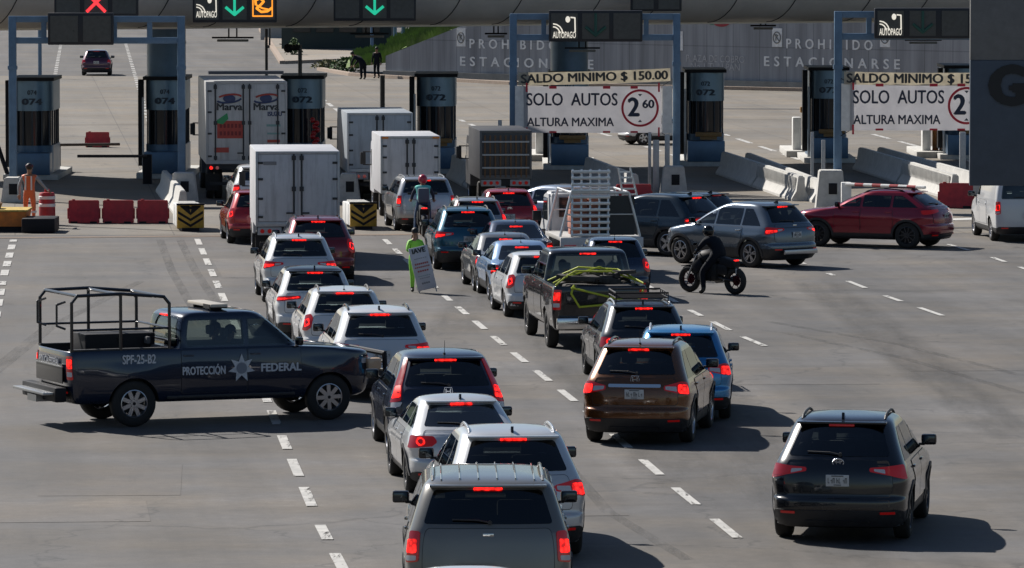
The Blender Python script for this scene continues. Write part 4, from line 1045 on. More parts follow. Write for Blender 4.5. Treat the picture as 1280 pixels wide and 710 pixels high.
# ================================================================ THE SETTING
def ground_mat(name, base, var, streak=.12, crack=True, rough=.85, jointx=None, patch=None):
    m = bpy.data.materials.new(name); m.use_nodes = True; n = m.node_tree; b = n.nodes['Principled BSDF']; b.inputs['Specular IOR Level'].default_value = .35
    tc = n.nodes.new('ShaderNodeTexCoord'); mp = n.nodes.new('ShaderNodeMapping'); n.links.new(tc.outputs['Object'], mp.inputs[0]); mp.inputs['Rotation'].default_value = (0, 0, R(-5))
    def noise(sc, det=5, scale3=None, ro=.6):
        t = n.nodes.new('ShaderNodeTexNoise'); t.inputs['Scale'].default_value = sc; t.inputs['Detail'].default_value = det; t.inputs['Roughness'].default_value = ro
        if scale3:
            q = n.nodes.new('ShaderNodeMapping'); q.inputs['Scale'].default_value = scale3; n.links.new(mp.outputs[0], q.inputs[0]); n.links.new(q.outputs[0], t.inputs['Vector'])
        else: n.links.new(mp.outputs[0], t.inputs['Vector'])
        return t.outputs[0]
    def mr(src, a, b_, c, d):
        q = n.nodes.new('ShaderNodeMapRange'); q.inputs[1].default_value = a; q.inputs[2].default_value = b_; q.inputs[3].default_value = c; q.inputs[4].default_value = d; n.links.new(src, q.inputs[0]); return q.outputs[0]
    def mul(a, b_):
        q = n.nodes.new('ShaderNodeMath'); q.operation = 'MULTIPLY'; n.links.new(a, q.inputs[0]); n.links.new(b_, q.inputs[1]); return q.outputs[0]
    v = mr(noise(.09, 3), .3, .7, 1 - var, 1 + var)                       # broad tone
    v = mul(v, mr(noise(.7, 6, ro=.7), .3, .7, 1 - var * .7, 1 + var * .7))
    v = mul(v, mr(noise(30, 3, ro=.8), .3, .7, .84, 1.16))
    v = mul(v, mr(noise(3.2, 8, ro=.75), .32, .68, .83, 1.14))
    v = mul(v, mr(noise(1.6, 5, (1.2, .12, 1), .7), .60, .70, 1, .80))      # rubbed rubber
    v = mul(v, mr(noise(9, 2, ro=.5), .70, .76, 1, .62))               # drips                  # aggregate
    v = mul(v, mr(noise(1.0, 4, (.55, .03, 1)), .35, .7, 1 + streak * .5, 1 - streak))    # wheel tracks along the road
    v = mul(v, mr(noise(1.0, 4, (.035, .35, 1)), .35, .7, 1 + streak * .4, 1 - streak * .7))    # paving bands across
    v = mul(v, mr(noise(.45, 8, ro=.75), .62, .74, 1, .72))               # oil and damp stains
    if crack:
        vo = n.nodes.new('ShaderNodeTexVoronoi'); vo.feature = 'DISTANCE_TO_EDGE'; vo.inputs['Scale'].default_value = .16
        dn = n.nodes.new('ShaderNodeTexNoise'); dn.inputs['Scale'].default_value = 1.2; dn.inputs['Detail'].default_value = 6; n.links.new(mp.outputs[0], dn.inputs['Vector'])
        ad = n.nodes.new('ShaderNodeVectorMath'); ad.operation = 'MULTIPLY_ADD'; ad.inputs[1].default_value = (1.6, 1.6, 0); n.links.new(dn.outputs[1], ad.inputs[0]); n.links.new(mp.outputs[0], ad.inputs[2]); n.links.new(ad.outputs[0], vo.inputs['Vector'])
        cr = mr(vo.outputs[0], .0, .008, .58, 1.0)
        gate = mr(noise(.06, 2), .40, .46, 0, 1); mx = n.nodes.new('ShaderNodeMix'); mx.data_type = 'FLOAT'; mx.inputs[2].default_value = 1
        n.links.new(gate, mx.inputs[0]); n.links.new(cr, mx.inputs[3]); v = mul(v, mx.outputs[0])
    if patch:
        vo = n.nodes.new('ShaderNodeTexBrick'); vo.inputs['Scale'].default_value = 1; vo.inputs['Brick Width'].default_value = patch; vo.inputs['Row Height'].default_value = patch; vo.offset = 0
        vo.inputs['Mortar Size'].default_value = .02; vo.inputs['Color1'].default_value = (1, 1, 1, 1); vo.inputs['Color2'].default_value = (.9, .9, .9, 1); vo.inputs['Mortar'].default_value = (.55, .55, .55, 1)
        n.links.new(mp.outputs[0], vo.inputs['Vector']); v = mul(v, vo.outputs[0])
    sc = n.nodes.new('ShaderNodeVectorMath'); sc.operation = 'SCALE'; n.links.new(v, sc.inputs['Scale'])
    hue = n.nodes.new('ShaderNodeMix'); hue.data_type = 'RGBA'; hue.inputs[6].default_value = (*base, 1); hue.inputs[7].default_value = (base[0] * 1.08, base[1] * .99, base[2] * .86, 1)
    n.links.new(mr(noise(.25, 4), .4, .65, 0, 1), hue.inputs[0]); n.links.new(hue.outputs[2], sc.inputs[0]); n.links.new(sc.outputs[0], b.inputs['Base Color'])
    n.links.new(mr(v, .6, 1.2, rough - .12, rough + .08), b.inputs['Roughness'])
    bp = n.nodes.new('ShaderNodeBump'); bp.inputs['Strength'].default_value = .25; bp.inputs['Distance'].default_value = .01; n.links.new(noise(45, 3), bp.inputs['Height']); n.links.new(bp.outputs[0], b.inputs['Normal'])
    return m
def sheet(name, pts, z, m, kind='structure', thick=0.0):
    b = MB()
    if thick: b.prism([(p[0], p[1]) for p in pts], 'z', z - thick, z)
    else: b.quad([(p[0], p[1], z) for p in pts])
    bmesh.ops.recalc_face_normals(b.bm, faces=b.bm.faces)
    if not thick:
        for f in b.bm.faces:
            f.normal_update()
            if f.normal.z < 0: bmesh.ops.reverse_faces(b.bm, faces=[f])
    o = b.build(name, [m], smooth=0); o['kind'] = kind; return o
ROAD = ground_mat('road_asphalt', (.117, .1135, .1125), .22, .30)
APRON = ground_mat('apron_concrete', (.185, .170, .150), .14, .14, patch=4.5)
sheet('ground', [(-900, -60), (900, -60), (900, 2600), (-900, 2600)], 0, ROAD)
ya = at(160, 296).y; yb_ = at(0, 36).y
sheet('toll_plaza_pavement', [(-40, ya - .3), (45, ya + 3.2), (60, 330), (-60, 330)], .004, APRON)
# drain and joint strips across the pavement
JM = mat('joint_dark', (.05, .047, .045), .9, var=.3)
def strip(name, a, b_, w, z, m, kind='structure'):
    a = Vector(a); b_ = Vector(b_); d = (b_ - a).to_2d().normalized(); n_ = Vector((-d.y, d.x)) * w / 2
    return sheet(name, [(a.x - n_.x, a.y - n_.y), (b_.x - n_.x, b_.y - n_.y), (b_.x + n_.x, b_.y + n_.y), (a.x + n_.x, a.y + n_.y)], z, m, kind)
SL = mat('worn_screed', (.17, .12, .085), .9, var=.35, vscale=1.2)
for i, (a, b_, w, m) in enumerate((((-60, 298), (660, 292), .55, SL), ((0, 157), (184, 156), .22, JM), ((0, 172), (184, 170), .12, JM), ((0, 188), (184, 186), .10, JM), ((370, 151), (1000, 150), .25, JM), ((60, 282), (300, 292), .14, JM), ((880, 136), (1300, 138), 1.1, JM), ((1120, 277), (1300, 271), .9, CONC), ((1120, 286), (1300, 284), .7, JM))):
    strip('pavement_joint', at(*a), at(*b_), w, .008 + .0006 * i, m)
# tyre streaks curving in on the left, and other long marks
TM = mat('tyre_streak', (.078, .075, .074), .8)
def soft(m):
    n = m.node_tree; b = n.nodes['Principled BSDF']; out = n.nodes['Material Output']; tc = n.nodes.new('ShaderNodeTexCoord'); no = n.nodes.new('ShaderNodeTexNoise'); no.inputs['Scale'].default_value = 3; no.inputs['Detail'].default_value = 8; no.inputs['Roughness'].default_value = .75
    mq = n.nodes.new('ShaderNodeMapping'); mq.inputs['Scale'].default_value = (1, .1, 1); n.links.new(tc.outputs['Object'], mq.inputs[0]); n.links.new(mq.outputs[0], no.inputs['Vector']); mr = n.nodes.new('ShaderNodeMapRange'); mr.inputs[1].default_value = .38; mr.inputs[2].default_value = .72; mr.inputs[3].default_value = 0; mr.inputs[4].default_value = .5; n.links.new(no.outputs[0], mr.inputs[0])
    t = n.nodes.new('ShaderNodeBsdfTransparent'); mx = n.nodes.new('ShaderNodeMixShader'); n.links.new(mr.outputs[0], mx.inputs[0]); n.links.new(t.outputs[0], mx.inputs[1]); n.links.new(b.outputs[0], mx.inputs[2]); n.links.new(mx.outputs[0], out.inputs[0])
soft(TM)
for a, b_, w in (((-10, 466), (60, 410), .35), ((60, 410), (175, 352), .25)):
    strip('tyre_mark', at(*a), at(*b_), w, .003, TM)
PATCH = mat('repair_patch', (.098, .094, .092), .88, var=.25, vscale=1.5, bump=.3)
for i, (px, py, w, l, rz) in enumerate(((140, 600, 2.2, 5.0, 3), (980, 470, 3.2, 4.2, 4), (330, 335, 2.4, 8, 5), (1180, 440, 2.6, 10, 3), (60, 640, 3.0, 3.0, 5), (700, 620, 1.6, 6, 4))):
    p = at(px, py); u = Matrix.Rotation(R(rz), 2); cs = [Vector(q) @ u.transposed() for q in ((-w / 2, -l / 2), (w / 2, -l / 2), (w / 2, l / 2), (-w / 2, l / 2))]
    sheet('repair_patch', [(p.x + q[0], p.y + q[1]) for q in cs], .0035 + .0002 * i, ground_mat('patch_%d' % i, tuple(k * (.93, .96, 1.07, .94, 1.05, .93)[i] for k in (.128, .122, .119)), .2, .2))
for i, (pts, w) in enumerate(((((1280, 470), (1120, 430), (960, 402)), .22), (((1280, 492), (1130, 448), (980, 416)), .22), (((860, 700), (760, 640), (690, 560)), .2), (((250, 400), (215, 340), (200, 300)), .22), (((285, 400), (245, 340), (225, 300)), .22))):
    for a, b_ in zip(pts, pts[1:]): strip('tyre_mark', at(*a), at(*b_), w, .0052 + .0002 * i, TM)
# rubber and oil darkening along the middle of each queue
def fade_mat(name, col, amax):
    m = mat(name, col, .75); n = m.node_tree; b = n.nodes['Principled BSDF']; out = n.nodes['Material Output']; at_ = n.nodes.new('ShaderNodeAttribute'); at_.attribute_name = 'fade'
    tc = n.nodes.new('ShaderNodeTexCoord'); q = n.nodes.new('ShaderNodeMapping'); q.inputs['Scale'].default_value = (1.5, .2, 1); no = n.nodes.new('ShaderNodeTexNoise'); no.inputs['Scale'].default_value = 1.5; no.inputs['Detail'].default_value = 8; no.inputs['Roughness'].default_value = .7
    n.links.new(tc.outputs['Object'], q.inputs[0]); n.links.new(q.outputs[0], no.inputs['Vector']); mr = n.nodes.new('ShaderNodeMapRange'); mr.inputs[1].default_value = .35; mr.inputs[2].default_value = .7; mr.inputs[3].default_value = .25 * amax; mr.inputs[4].default_value = amax; n.links.new(no.outputs[0], mr.inputs[0])
    mu = n.nodes.new('ShaderNodeMath'); mu.operation = 'MULTIPLY'; n.links.new(mr.outputs[0], mu.inputs[0]); n.links.new(at_.outputs['Fac'], mu.inputs[1])
    t = n.nodes.new('ShaderNodeBsdfTransparent'); mx = n.nodes.new('ShaderNodeMixShader'); n.links.new(mu.outputs[0], mx.inputs[0]); n.links.new(t.outputs[0], mx.inputs[1]); n.links.new(b.outputs[0], mx.inputs[2]); n.links.new(mx.outputs[0], out.inputs[0]); return m
OIL = fade_mat('lane_oil', (.05, .048, .047), .5)
for i, (p0, p1, w) in enumerate((((650, 720), (385, 300), 2.0), ((905, 640), (560, 285), 1.9), ((1090, 720), (800, 400), 1.7), ((560, 420), (640, 290), 1.4), ((1290, 560), (1010, 345), 1.5))):
    a, b_ = at(*p0), at(*p1); d_ = (b_ - a).normalized(); n_ = Vector((-d_.y, d_.x, 0)); b = MB(); z = .0075 + .0004 * i; fa = []; n = 12; rows_ = []
    for k in range(n + 1):
        c_ = a + (b_ - a) * k / n; e_ = .25 if k in (0, n) else 1; rows_.append([b.bm.verts.new((c_ + n_ * w * q + Vector((0, 0, z)))) for q in (-.5, -.25, 0, .25, .5)]); fa += [0, .7 * e_, .5 * e_, .7 * e_, 0]
    for k in range(n):
        for j in range(4): b.bm.faces.new((rows_[k][j], rows_[k][j + 1], rows_[k + 1][j + 1], rows_[k + 1][j]))
    b.bm.verts.index_update(); o = b.build('oil_trail', [OIL], smooth=0); o['kind'] = 'structure'; at_l = o.data.attributes.new('fade', 'FLOAT', 'POINT'); at_l.data.foreach_set('value', fa)
# lane lines
LINE = mat('lane_paint', (.46, .45, .425), .7, var=.22, vscale=3)
def worn():
    n = LINE.node_tree; b = n.nodes['Principled BSDF']; out = n.nodes['Material Output']
    tc = n.nodes.new('ShaderNodeTexCoord'); no = n.nodes.new('ShaderNodeTexNoise'); no.inputs['Scale'].default_value = 5; no.inputs['Detail'].default_value = 9; no.inputs['Roughness'].default_value = .75
    mq = n.nodes.new('ShaderNodeMapping'); mq.inputs['Scale'].default_value = (1, .13, 1); n.links.new(tc.outputs['Object'], mq.inputs[0]); n.links.new(mq.outputs[0], no.inputs['Vector']); mr = n.nodes.new('ShaderNodeMapRange'); mr.inputs[1].default_value = .36; mr.inputs[2].default_value = .47; n.links.new(no.outputs[0], mr.inputs[0])
    t = n.nodes.new('ShaderNodeBsdfTransparent'); mx = n.nodes.new('ShaderNodeMixShader'); n.links.new(mr.outputs[0], mx.inputs[0]); n.links.new(t.outputs[0], mx.inputs[1]); n.links.new(b.outputs[0], mx.inputs[2]); n.links.new(mx.outputs[0], out.inputs[0])
worn()
lines = MB()
def lane(pts, dash=2.6, gap=2.1, w=.17, start=0.0, z=.013):
    P = [at(*p) for p in pts]; acc = -start
    per = dash + gap; s0 = start
    for a, b_ in zip(P, P[1:]):
        d = (b_ - a); L = d.length; d.normalize(); n_ = Vector((-d.y, d.x, 0)) * w / 2
        s = s0
        while s < L:
            e = min(s + dash, L); p, q = a + d * s, a + d * e
            if e > 0.1: lines.quad([(v.x, v.y, z) for v in (p - n_, q - n_, q + n_, p + n_)])
            s += per
        s0 = s - L
lane([(434, 722), (400, 657), (352, 545), (300, 420), (246, 298)], 2.9, 1.8, .165)
lane([(922, 673), (840, 607), (722, 505), (640, 440), (555, 370), (478, 297)], 2.6, 2.1, .15)
lane([(956, 433), (925, 420), (862, 388), (800, 352)], 2.7, 1.9, .14)
lane([(1178, 395), (1106, 370), (1035, 342), (1000, 328)], 2.7, 2.2, .14)
lane([(1300, 343), (1240, 322), (1176, 303), (1120, 286)], 3.0, 2.2, .14)
lane([(-8, 412), (3, 352), (17, 300)], 2.3, 1.5, .20)
lane([(62, 150), (66, 110), (76, 56)], 2.2, 2.2, .22); lane([(186, 152), (172, 105), (157, 54)], 2.2, 2.2, .22)
lane([(1000, 200), (905, 168), (860, 152)], 5, 3, .22); lane([(860, 200), (780, 175), (740, 164)], 5, 3, .22); lane([(1262, 216), (1150, 184), (1080, 165)], 5, 3, .22)
lane([(640, 178), (575, 150), (540, 138)], 5, 3, .22); lane([(445, 155), (404, 125)], 5, 3, .22); lane([(1210, 172), (1040, 120)], 5, 5, .2)
bmesh.ops.recalc_face_normals(lines.bm, faces=lines.bm.faces)
o = lines.build('lane_markings', [LINE], smooth=0); o['kind'] = 'structure'

# pavement island, low kerbs and far buildings beyond the plaza
kerbpts = [at(325, 36), at(352, 79), at(478, 74), at(478, 66), at(420, 36)]
sheet('pavement_island', [(p.x, p.y) for p in kerbpts], .14, ground_mat('island_concrete', (.27, .245, .215), .12, .05, False), thick=.14)
KB = mat('kerb_tan', (.36, .28, .22), .85, var=.2)
def kerb(pix, z=.16, w=.35):
    P = [at(*p) for p in pix]
    for a, b_ in zip(P, P[1:]):
        d = b_ - a; o = MB().box((0, 0, 0), (d.length, w, z)).build('kerb', [KB], loc=(a + b_) / 2 + Vector((0, 0, z / 2)), rz=math.atan2(d.y, d.x)); o['kind'] = 'structure'
kerb([(326, 38), (353, 80)], .2); kerb([(353, 80), (478, 75)], .2); kerb([(400, 88), (440, 95), (490, 98), (640, 106)], .18, .4); kerb([(640, 106), (900, 112), (1225, 119)], .18, .4)
# long retaining wall with slatted concrete panels
WM = bpy.data.materials.new('wall_panels'); WM.use_nodes = True
def _wall():
    n = WM.node_tree; b = n.nodes['Principled BSDF']; b.inputs['Roughness'].default_value = .85
    tc = n.nodes.new('ShaderNodeTexCoord'); sp = n.nodes.new('ShaderNodeSeparateXYZ'); n.links.new(tc.outputs['Object'], sp.inputs[0])
    def wave(axis, per, wdt):
        m = n.nodes.new('ShaderNodeMath'); m.operation = 'MODULO'; m.inputs[1].default_value = per; n.links.new(sp.outputs[axis], m.inputs[0])
        a = n.nodes.new('ShaderNodeMath'); a.operation = 'ABSOLUTE'; n.links.new(m.outputs[0], a.inputs[0])
        c = n.nodes.new('ShaderNodeMath'); c.operation = 'GREATER_THAN'; c.inputs[1].default_value = wdt; n.links.new(a.outputs[0], c.inputs[0]); return c.outputs[0]
    no = n.nodes.new('ShaderNodeTexNoise'); mp = n.nodes.new('ShaderNodeMapping'); mp.inputs['Scale'].default_value = (1.4, 1, .12); n.links.new(tc.outputs['Object'], mp.inputs[0]); n.links.new(mp.outputs[0], no.inputs['Vector']); no.inputs['Scale'].default_value = 1; no.inputs['Detail'].default_value = 6
    mr = n.nodes.new('ShaderNodeMapRange'); mr.inputs[1].default_value = .3; mr.inputs[2].default_value = .7; mr.inputs[3].default_value = .72; mr.inputs[4].default_value = 1.3; n.links.new(no.outputs[0], mr.inputs[0])
    v = mr.outputs[0]
    for q in (wave(0, 2.0, .07), wave(2, 2.15, .06), wave(0, .5, .02)):
        m2 = n.nodes.new('ShaderNodeMath'); m2.operation = 'MULTIPLY_ADD'; m2.inputs[1].default_value = .25; m2.inputs[2].default_value = .75; n.links.new(q, m2.inputs[0])
        m3 = n.nodes.new('ShaderNodeMath'); m3.operation = 'MULTIPLY'; n.links.new(v, m3.inputs[0]); n.links.new(m2.outputs[0], m3.inputs[1]); v = m3.outputs[0]
    s = n.nodes.new('ShaderNodeVectorMath'); s.operation = 'SCALE'; s.inputs[0].default_value = (.31, .32, .345); n.links.new(v, s.inputs['Scale']); n.links.new(s.outputs[0], b.inputs['Base Color'])
_wall()
wa, wb = at(482, 96), at(1240, 118)
wd = wb - wa; wl = wd.length; wang = math.atan2(wd.y, wd.x)
wall = empty('retaining_wall', (wa.x, wa.y, 0), wang, 'long grey panelled retaining wall lettered PROHIBIDO ESTACIONARSE behind the toll plaza', 'wall')
xk = (at(547, 100) - wa).length
b = MB(); b.prism([(0, 0), (wl, 0), (wl, 6.2), (xk + 8, 6.2), (xk, 3.3), (0, 1.2)], 'y', 0, .5); b.build('wall_panel', [WM], wall, 0)
b = MB(); b.box((wl / 2, -.1, .18), (wl, .22, .36)); b.build('wall_plinth', [CONCD], wall, 0)
def on_wall(px, py):
    """local x, z of the wall point seen at a pixel"""
    lo, hi = 200, 420
    for _ in range(40):
        m = (lo + hi) / 2; q = at_d(px, py, m); side = (q.x - wa.x) * wd.y - (q.y - wa.y) * wd.x
        if side > 0: lo = m
        else: hi = m
    q = at_d(px, py, lo); return (Vector((q.x - wa.x, q.y - wa.y)).length, q.z)
LW = mat('wall_lettering', (.85, .85, .85), .7, var=.2, vscale=3); LF = mat('wall_lettering_faint', (.5, .5, .52), .8, var=.3, vscale=3)
for pr, es, icons in (((587, 697), (575, 742), (577,)), ((983, 1091), (955, 1125), (972, 1107))):
    for t, py, xs, xe in (('PROHIBIDO', 52, *pr), ('ESTACIONARSE', 74, *es)):
        a = on_wall(xs, py + 3); c = on_wall(xe, py + 3)
        text('wall_lettering', t, .74, LW, wall, ((a[0] + c[0]) / 2, -.02, a[1]), width=(c[0] - a[0]), bold=.02, spacing=1.7)
    for ix in icons:
        a = on_wall(ix, 47); o = MB().box((a[0], -.03, a[1]), (.72, .04, 1.0)).build('no_parking_panel', [LW], wall)
        b = MB(); b.tube([(a[0] + .27 * math.cos(k * PI / 8), -.06, a[1] + .3 * math.sin(k * PI / 8)) for k in range(17)], .035, 6); b.tube([(a[0] - .19, -.06, a[1] + .2), (a[0] + .19, -.06, a[1] - .2)], .035, 6); b.tube([(a[0] - .07, -.06, a[1] - .16), (a[0] - .07, -.06, a[1] + .16), (a[0] + .08, -.06, a[1] + .12), (a[0] - .05, -.06, a[1])], .03, 6); b.build('no_parking_symbol', [CONCD], o)
for t, py, xs, xe in (('PLAZA DE COBRO', 73, 858, 931), ('No 1 TLALPAN', 83, 864, 925)):
    a = on_wall(xs, py); c = on_wall(xe, py); text('wall_lettering', t, .55, LF, wall, ((a[0] + c[0]) / 2, -.02, a[1]), width=c[0] - a[0])
for mm, px, r_ in ((mat('emblem_red', (.34, .03, .05), .6), 902, .62), (mat('emblem_green', (.06, .22, .16), .6), 891, .4)):
    a = on_wall(px, 27); b = MB(); b.ball((a[0], -.03, a[1]), r_, n=16, sc=(1.1, .05, .45)); b.build('wall_emblem', [mm], wall)
a = on_wall(848, 51); MB().box((a[0], -.03, a[1]), (.75, .04, 1.05)).build('no_parking_panel', [LW], wall)
# fine grass bank above the wall
GR = mat('grass_green', (.11, .17, .035), .9, var=.5, vscale=1.5)
def bank():
    u = wd.normalized(); base = lambda x: max(.15, min(3.3, 1.2 + (x / xk) * 2.1) if x > 0 else .9 + x * .12)
    def P(x, q): return Vector((wa.x + u.x * x, wa.y + u.y * x + .7 + q * 10, base(x) + q * (.5 + .9 * max(0, min(1, x / xk)))))
    b = MB(); n = 26; m_ = 8; g = []
    for i in range(n + 1):
        x = -3.5 + (i / n) * (xk + 10)
        g.append([b.bm.verts.new(P(x, j / m_) + Vector((0, 0, rnd.uniform(-.12, .12)))) for j in range(m_ + 1)])
    for i in range(n):
        for j in range(m_): b.bm.faces.new((g[i][j], g[i + 1][j], g[i + 1][j + 1], g[i][j + 1]))
    o = b.build('grass_bank', [GR], None, 80); o['kind'] = 'structure'
    b = MB()
    for k in range(9000):
        x = rnd.random() * (xk + 9) - 3; q = rnd.random() ** 1.2; p = P(x, q); h = rnd.uniform(.15, .42); dx = rnd.uniform(-.2, .2); w = rnd.uniform(.05, .12)
        b.quad([p + Vector((-w, 0, -.1)), p + Vector((w, 0, -.1)), p + Vector((dx + .02, .1, h)), p + Vector((dx - .02, .1, h))])
    o = b.build('grass', [mat('grass_blade', (.13, .19, .04), .8, var=.5, vscale=.5)], None, 0); tag(o, 'tufts of green grass growing on the bank above the low wall', 'grass', kind='stuff')
bank()
LEAF = mat('leaf_green', (.06, .11, .03), .8, var=.4, vscale=3); STEMM = mat('stem_brown', (.10, .075, .05), .9)
def shrub(label, p, w, h, n=420, m=None, group=None):
    r = empty('shrub', p, label=label, cat='shrub', group=group); b = MB()
    for k in range(n):
        a = rnd.random() * 2 * PI; q = rnd.random() ** .5; z = rnd.random(); rr = w / 2 * q * math.sqrt(max(0.05, 1 - z * z)) * (1 + .3 * math.sin(3 * a))
        c = Vector((rr * math.cos(a), rr * math.sin(a), z * h + .05)); s = rnd.uniform(.07, .15)
        u = Vector((rnd.uniform(-1, 1), rnd.uniform(-1, 1), rnd.uniform(-1, 1))).normalized(); v = u.orthogonal().normalized()
        b.quad([c - u * s, c - v * s * .5, c + u * s, c + v * s * .5])
    b.build('foliage', [m or LEAF], r, 0)
    b = MB()
    for k in range(5): a = k * 1.3; b.cyl((0, 0, 0), (w * .3 * math.cos(a), w * .3 * math.sin(a), h * .7), .03, .012, n=6)
    b.build('stem', [STEMM], r); return r
shrub('small bright green bush beside the dark building on the paved island', at(367, 71), 1.0, 1.2, 260)
shrub('dry olive shrub on the kerb left of the walking people', at(409, 86), 1.8, .5, 300, mat('leaf_olive', (.15, .14, .06), .9, var=.4))
shrub('dark green shrub nearest the two walking people', at(432, 90), 1.9, .8, 480)
# dark building in the distance
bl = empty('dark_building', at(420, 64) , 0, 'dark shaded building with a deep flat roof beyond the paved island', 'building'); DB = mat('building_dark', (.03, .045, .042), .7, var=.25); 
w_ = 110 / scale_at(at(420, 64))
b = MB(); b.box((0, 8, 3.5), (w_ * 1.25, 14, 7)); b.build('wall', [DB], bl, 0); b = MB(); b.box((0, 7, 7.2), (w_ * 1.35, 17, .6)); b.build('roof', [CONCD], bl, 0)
b = MB()
for k in range(4): b.box((-2.4 + k * 1.6, .96, 2.2), (1.2, .1, 1.8))
b.build('window', [mat('window_dark', (.02, .025, .03), .15)], bl)
b = MB(); b.box((1.9, -.6, 4.0), (2.0, 2.4, .12), 0, Matrix.Rotation(R(-8), 4, 'Y')); b.build('awning', [mat('awning_yellow', (.45, .34, .08), .7)], bl)
b = MB(); b.box((0, 6, 2.4), (9, 7, 4.8)); bw_ = b.build('pale_building', [mat('building_pale', (.42, .40, .37), .8, var=.12)], loc=at(500, 34)); tag(bw_, 'pale low building seen above the grass bank beyond the dark roof', 'building')
b = MB(); b.box((0, 4, 1.6), (3.0, 7, 3.2)); bw_ = b.build('white_kiosk', [mat('building_pale', (.42, .40, .37), .8)], loc=at(350, 50)); tag(bw_, 'narrow pale kiosk left of the dark building', 'kiosk')

# ================================================================ THE TOLL PLAZA
# canopy: long roof over the lanes, slightly oblique
ca, cb = at_d(-60, 36, 189), at_d(1330, 18, 209)
cd = Vector((cb.x - ca.x, cb.y - ca.y, 0)); cl = cd.length; cang = math.atan2(cd.y, cd.x)
canopy = empty('toll_canopy', (ca.x, ca.y, 0), cang, 'long grey canopy roof spanning every toll lane', 'canopy')
zc = 5.32; prof = [(0.0 + 1.3 - 1.3 * math.sin(k * PI / 16), zc + 1.5 - 1.5 * math.cos(k * PI / 16)) for k in range(9)]
prof = [(y, z) for y, z in prof]                                       # lip curving up to a vertical fascia
poly = prof + [(0, zc + 4.6), (12.5, zc + 4.6), (12.5, zc)]
FM = mat('fascia_metal', (.50, .465, .42), .42, .1, var=.14, vscale=.6)
b = MB(); b.prism([(p[0] - 1.3 + 0, p[1]) for p in poly], 'x', 0, cl); b.build('fascia', [FM], canopy, 50)
b = MB()
k = 0
x = 1.2
while x < cl:
    for i in range(len(prof) - 1): b.cyl((x + .1 * i, prof[i][0] - 1.31, prof[i][1]), (x + .1 * (i + 1), prof[i + 1][0] - 1.31, prof[i + 1][1]), .018, n=4)
    x += 3.1 if k % 2 else 2.4; k += 1
b.build('panel_joint', [BLK], canopy)
b = MB(); b.box((cl / 2, .05, zc - .03), (cl, .16, .07)); b.build('lip_bounce_strip', [mat('lip_bounce_tan', (.8, .72, .6), .5)], canopy)  # pale strip: ground bounce on the lip put into the colour
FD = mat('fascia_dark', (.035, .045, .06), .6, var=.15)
def cx_at(px):
    """canopy-local x under a pixel column"""
    best = min(((abs(at_d(px, 20, (ca + cd * (i / 400)).y).x - (ca + cd * (i / 400)).x), i) for i in range(401)))[1]; return cl * best / 400
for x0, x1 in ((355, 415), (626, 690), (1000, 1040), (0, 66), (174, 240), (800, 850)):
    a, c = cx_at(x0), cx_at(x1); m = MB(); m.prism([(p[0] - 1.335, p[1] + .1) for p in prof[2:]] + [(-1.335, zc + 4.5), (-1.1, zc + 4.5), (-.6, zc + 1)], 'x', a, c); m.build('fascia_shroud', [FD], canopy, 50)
# hanging antenna frames under the canopy
def hang(px, py, wpx, label, dd=3.5):
    dist = ca.y + cd.y * (cx_at(px) / cl) + dd; p = at_d(px, py, dist); s = scale_at(p); w = wpx / s; r = empty('antenna_frame', p, label=label, cat='antenna frame'); b = MB()
    b.box((0, 0, 0), (w, .10, .06)); b.build('crossbar', [BLK], r); b = MB(); b.box((0, 0, -.1), (w * .75, .3, .08), bev=.02); b.build('reader_unit', [CONCD], r)
    b = MB()
    for q in (-.12, .12): b.cyl((q * w * .8, 0, 0), (q * w * .8, 0, zc + .05 - p.z), .03, n=6)
    b.build('hanger', [BLK], r)
for px, py, wp, l in ((291, 47, 52, 'dark hanging antenna frame below the canopy left of the lettered truck'), (462, 42, 48, 'dark hanging antenna frame below the canopy over the pedestrians'), (620, 42, 28, 'thin tilted antenna bar below the canopy left of the middle gantry'), (728, 60, 44, 'pale antenna bar behind the AUTOPAGO gantry sign'), (954, 32, 32, 'thin antenna bar below the canopy left of the right gantry'), (1154, 50, 46, 'antenna bar right below the rightmost gantry sign')): hang(px, py, wp, l)
# lane signals hung on the canopy fascia
sign_board('black canopy signal board with a red cross above the far left lane', (68, -14), (173, 20), 186.0, [None, 'cross', None])
sign_board('black canopy signal board with white AUTOPAGO panel, green arrow and amber pictogram', (241, -12), (346, 28), 189.0, ['autopago', 'green', 'amber'])
sign_board('black canopy signal board with only a green arrow lit', (417, -12), (520, 26), 192.0, [None, 'green', None])
sign_board('unlit black canopy signal board behind the middle gantry', (788, -16), (852, 14), 198.0, [None, None])
# portal gantries
def gantry(label, pxl, pxr, pytop, pybase, hb=None):
    pl = at(pxl, pybase); pr = at(pxr, pybase); s = scale_at(pl); H = at_d(pxl, pytop, pl.y).z; w = pr.x - pl.x
    r = empty('lane_gantry', ((pl.x + pr.x) / 2, pl.y, 0), label=label, cat='gantry'); t = .24
    for x in (-1, 1):
        o = MB().box((x * (w / 2 - t / 2), 0, H / 2 + .0), (t, t, H), bev=.02).build('post', [BLUE], r)
        b = MB(); b.box((x * (w / 2 - t / 2), 0, .03), (.5, .5, .06)); b.box((x * (w / 2 - t / 2), 0, H * .72), (t + .05, t + .05, .12)); b.build('base_plate', [BLUE], o)
    for z in (H - .1, H - .78): MB().box((0, 0, z), (w - 2 * t, t * .8, .2), bev=.01).build('beam', [BLUE], r)
    n = 5
    b = MB()
    for k in range(1, n): b.box((-w / 2 + w * k / n, 0, H - .44), (.16, t * .7, .48))
    b.build('strut', [BLUE], r)
    return r, pl.y, H
_, gyl, gHl = gantry('blue steel gantry over the closed far left lane', 12, 232, 20, 250)
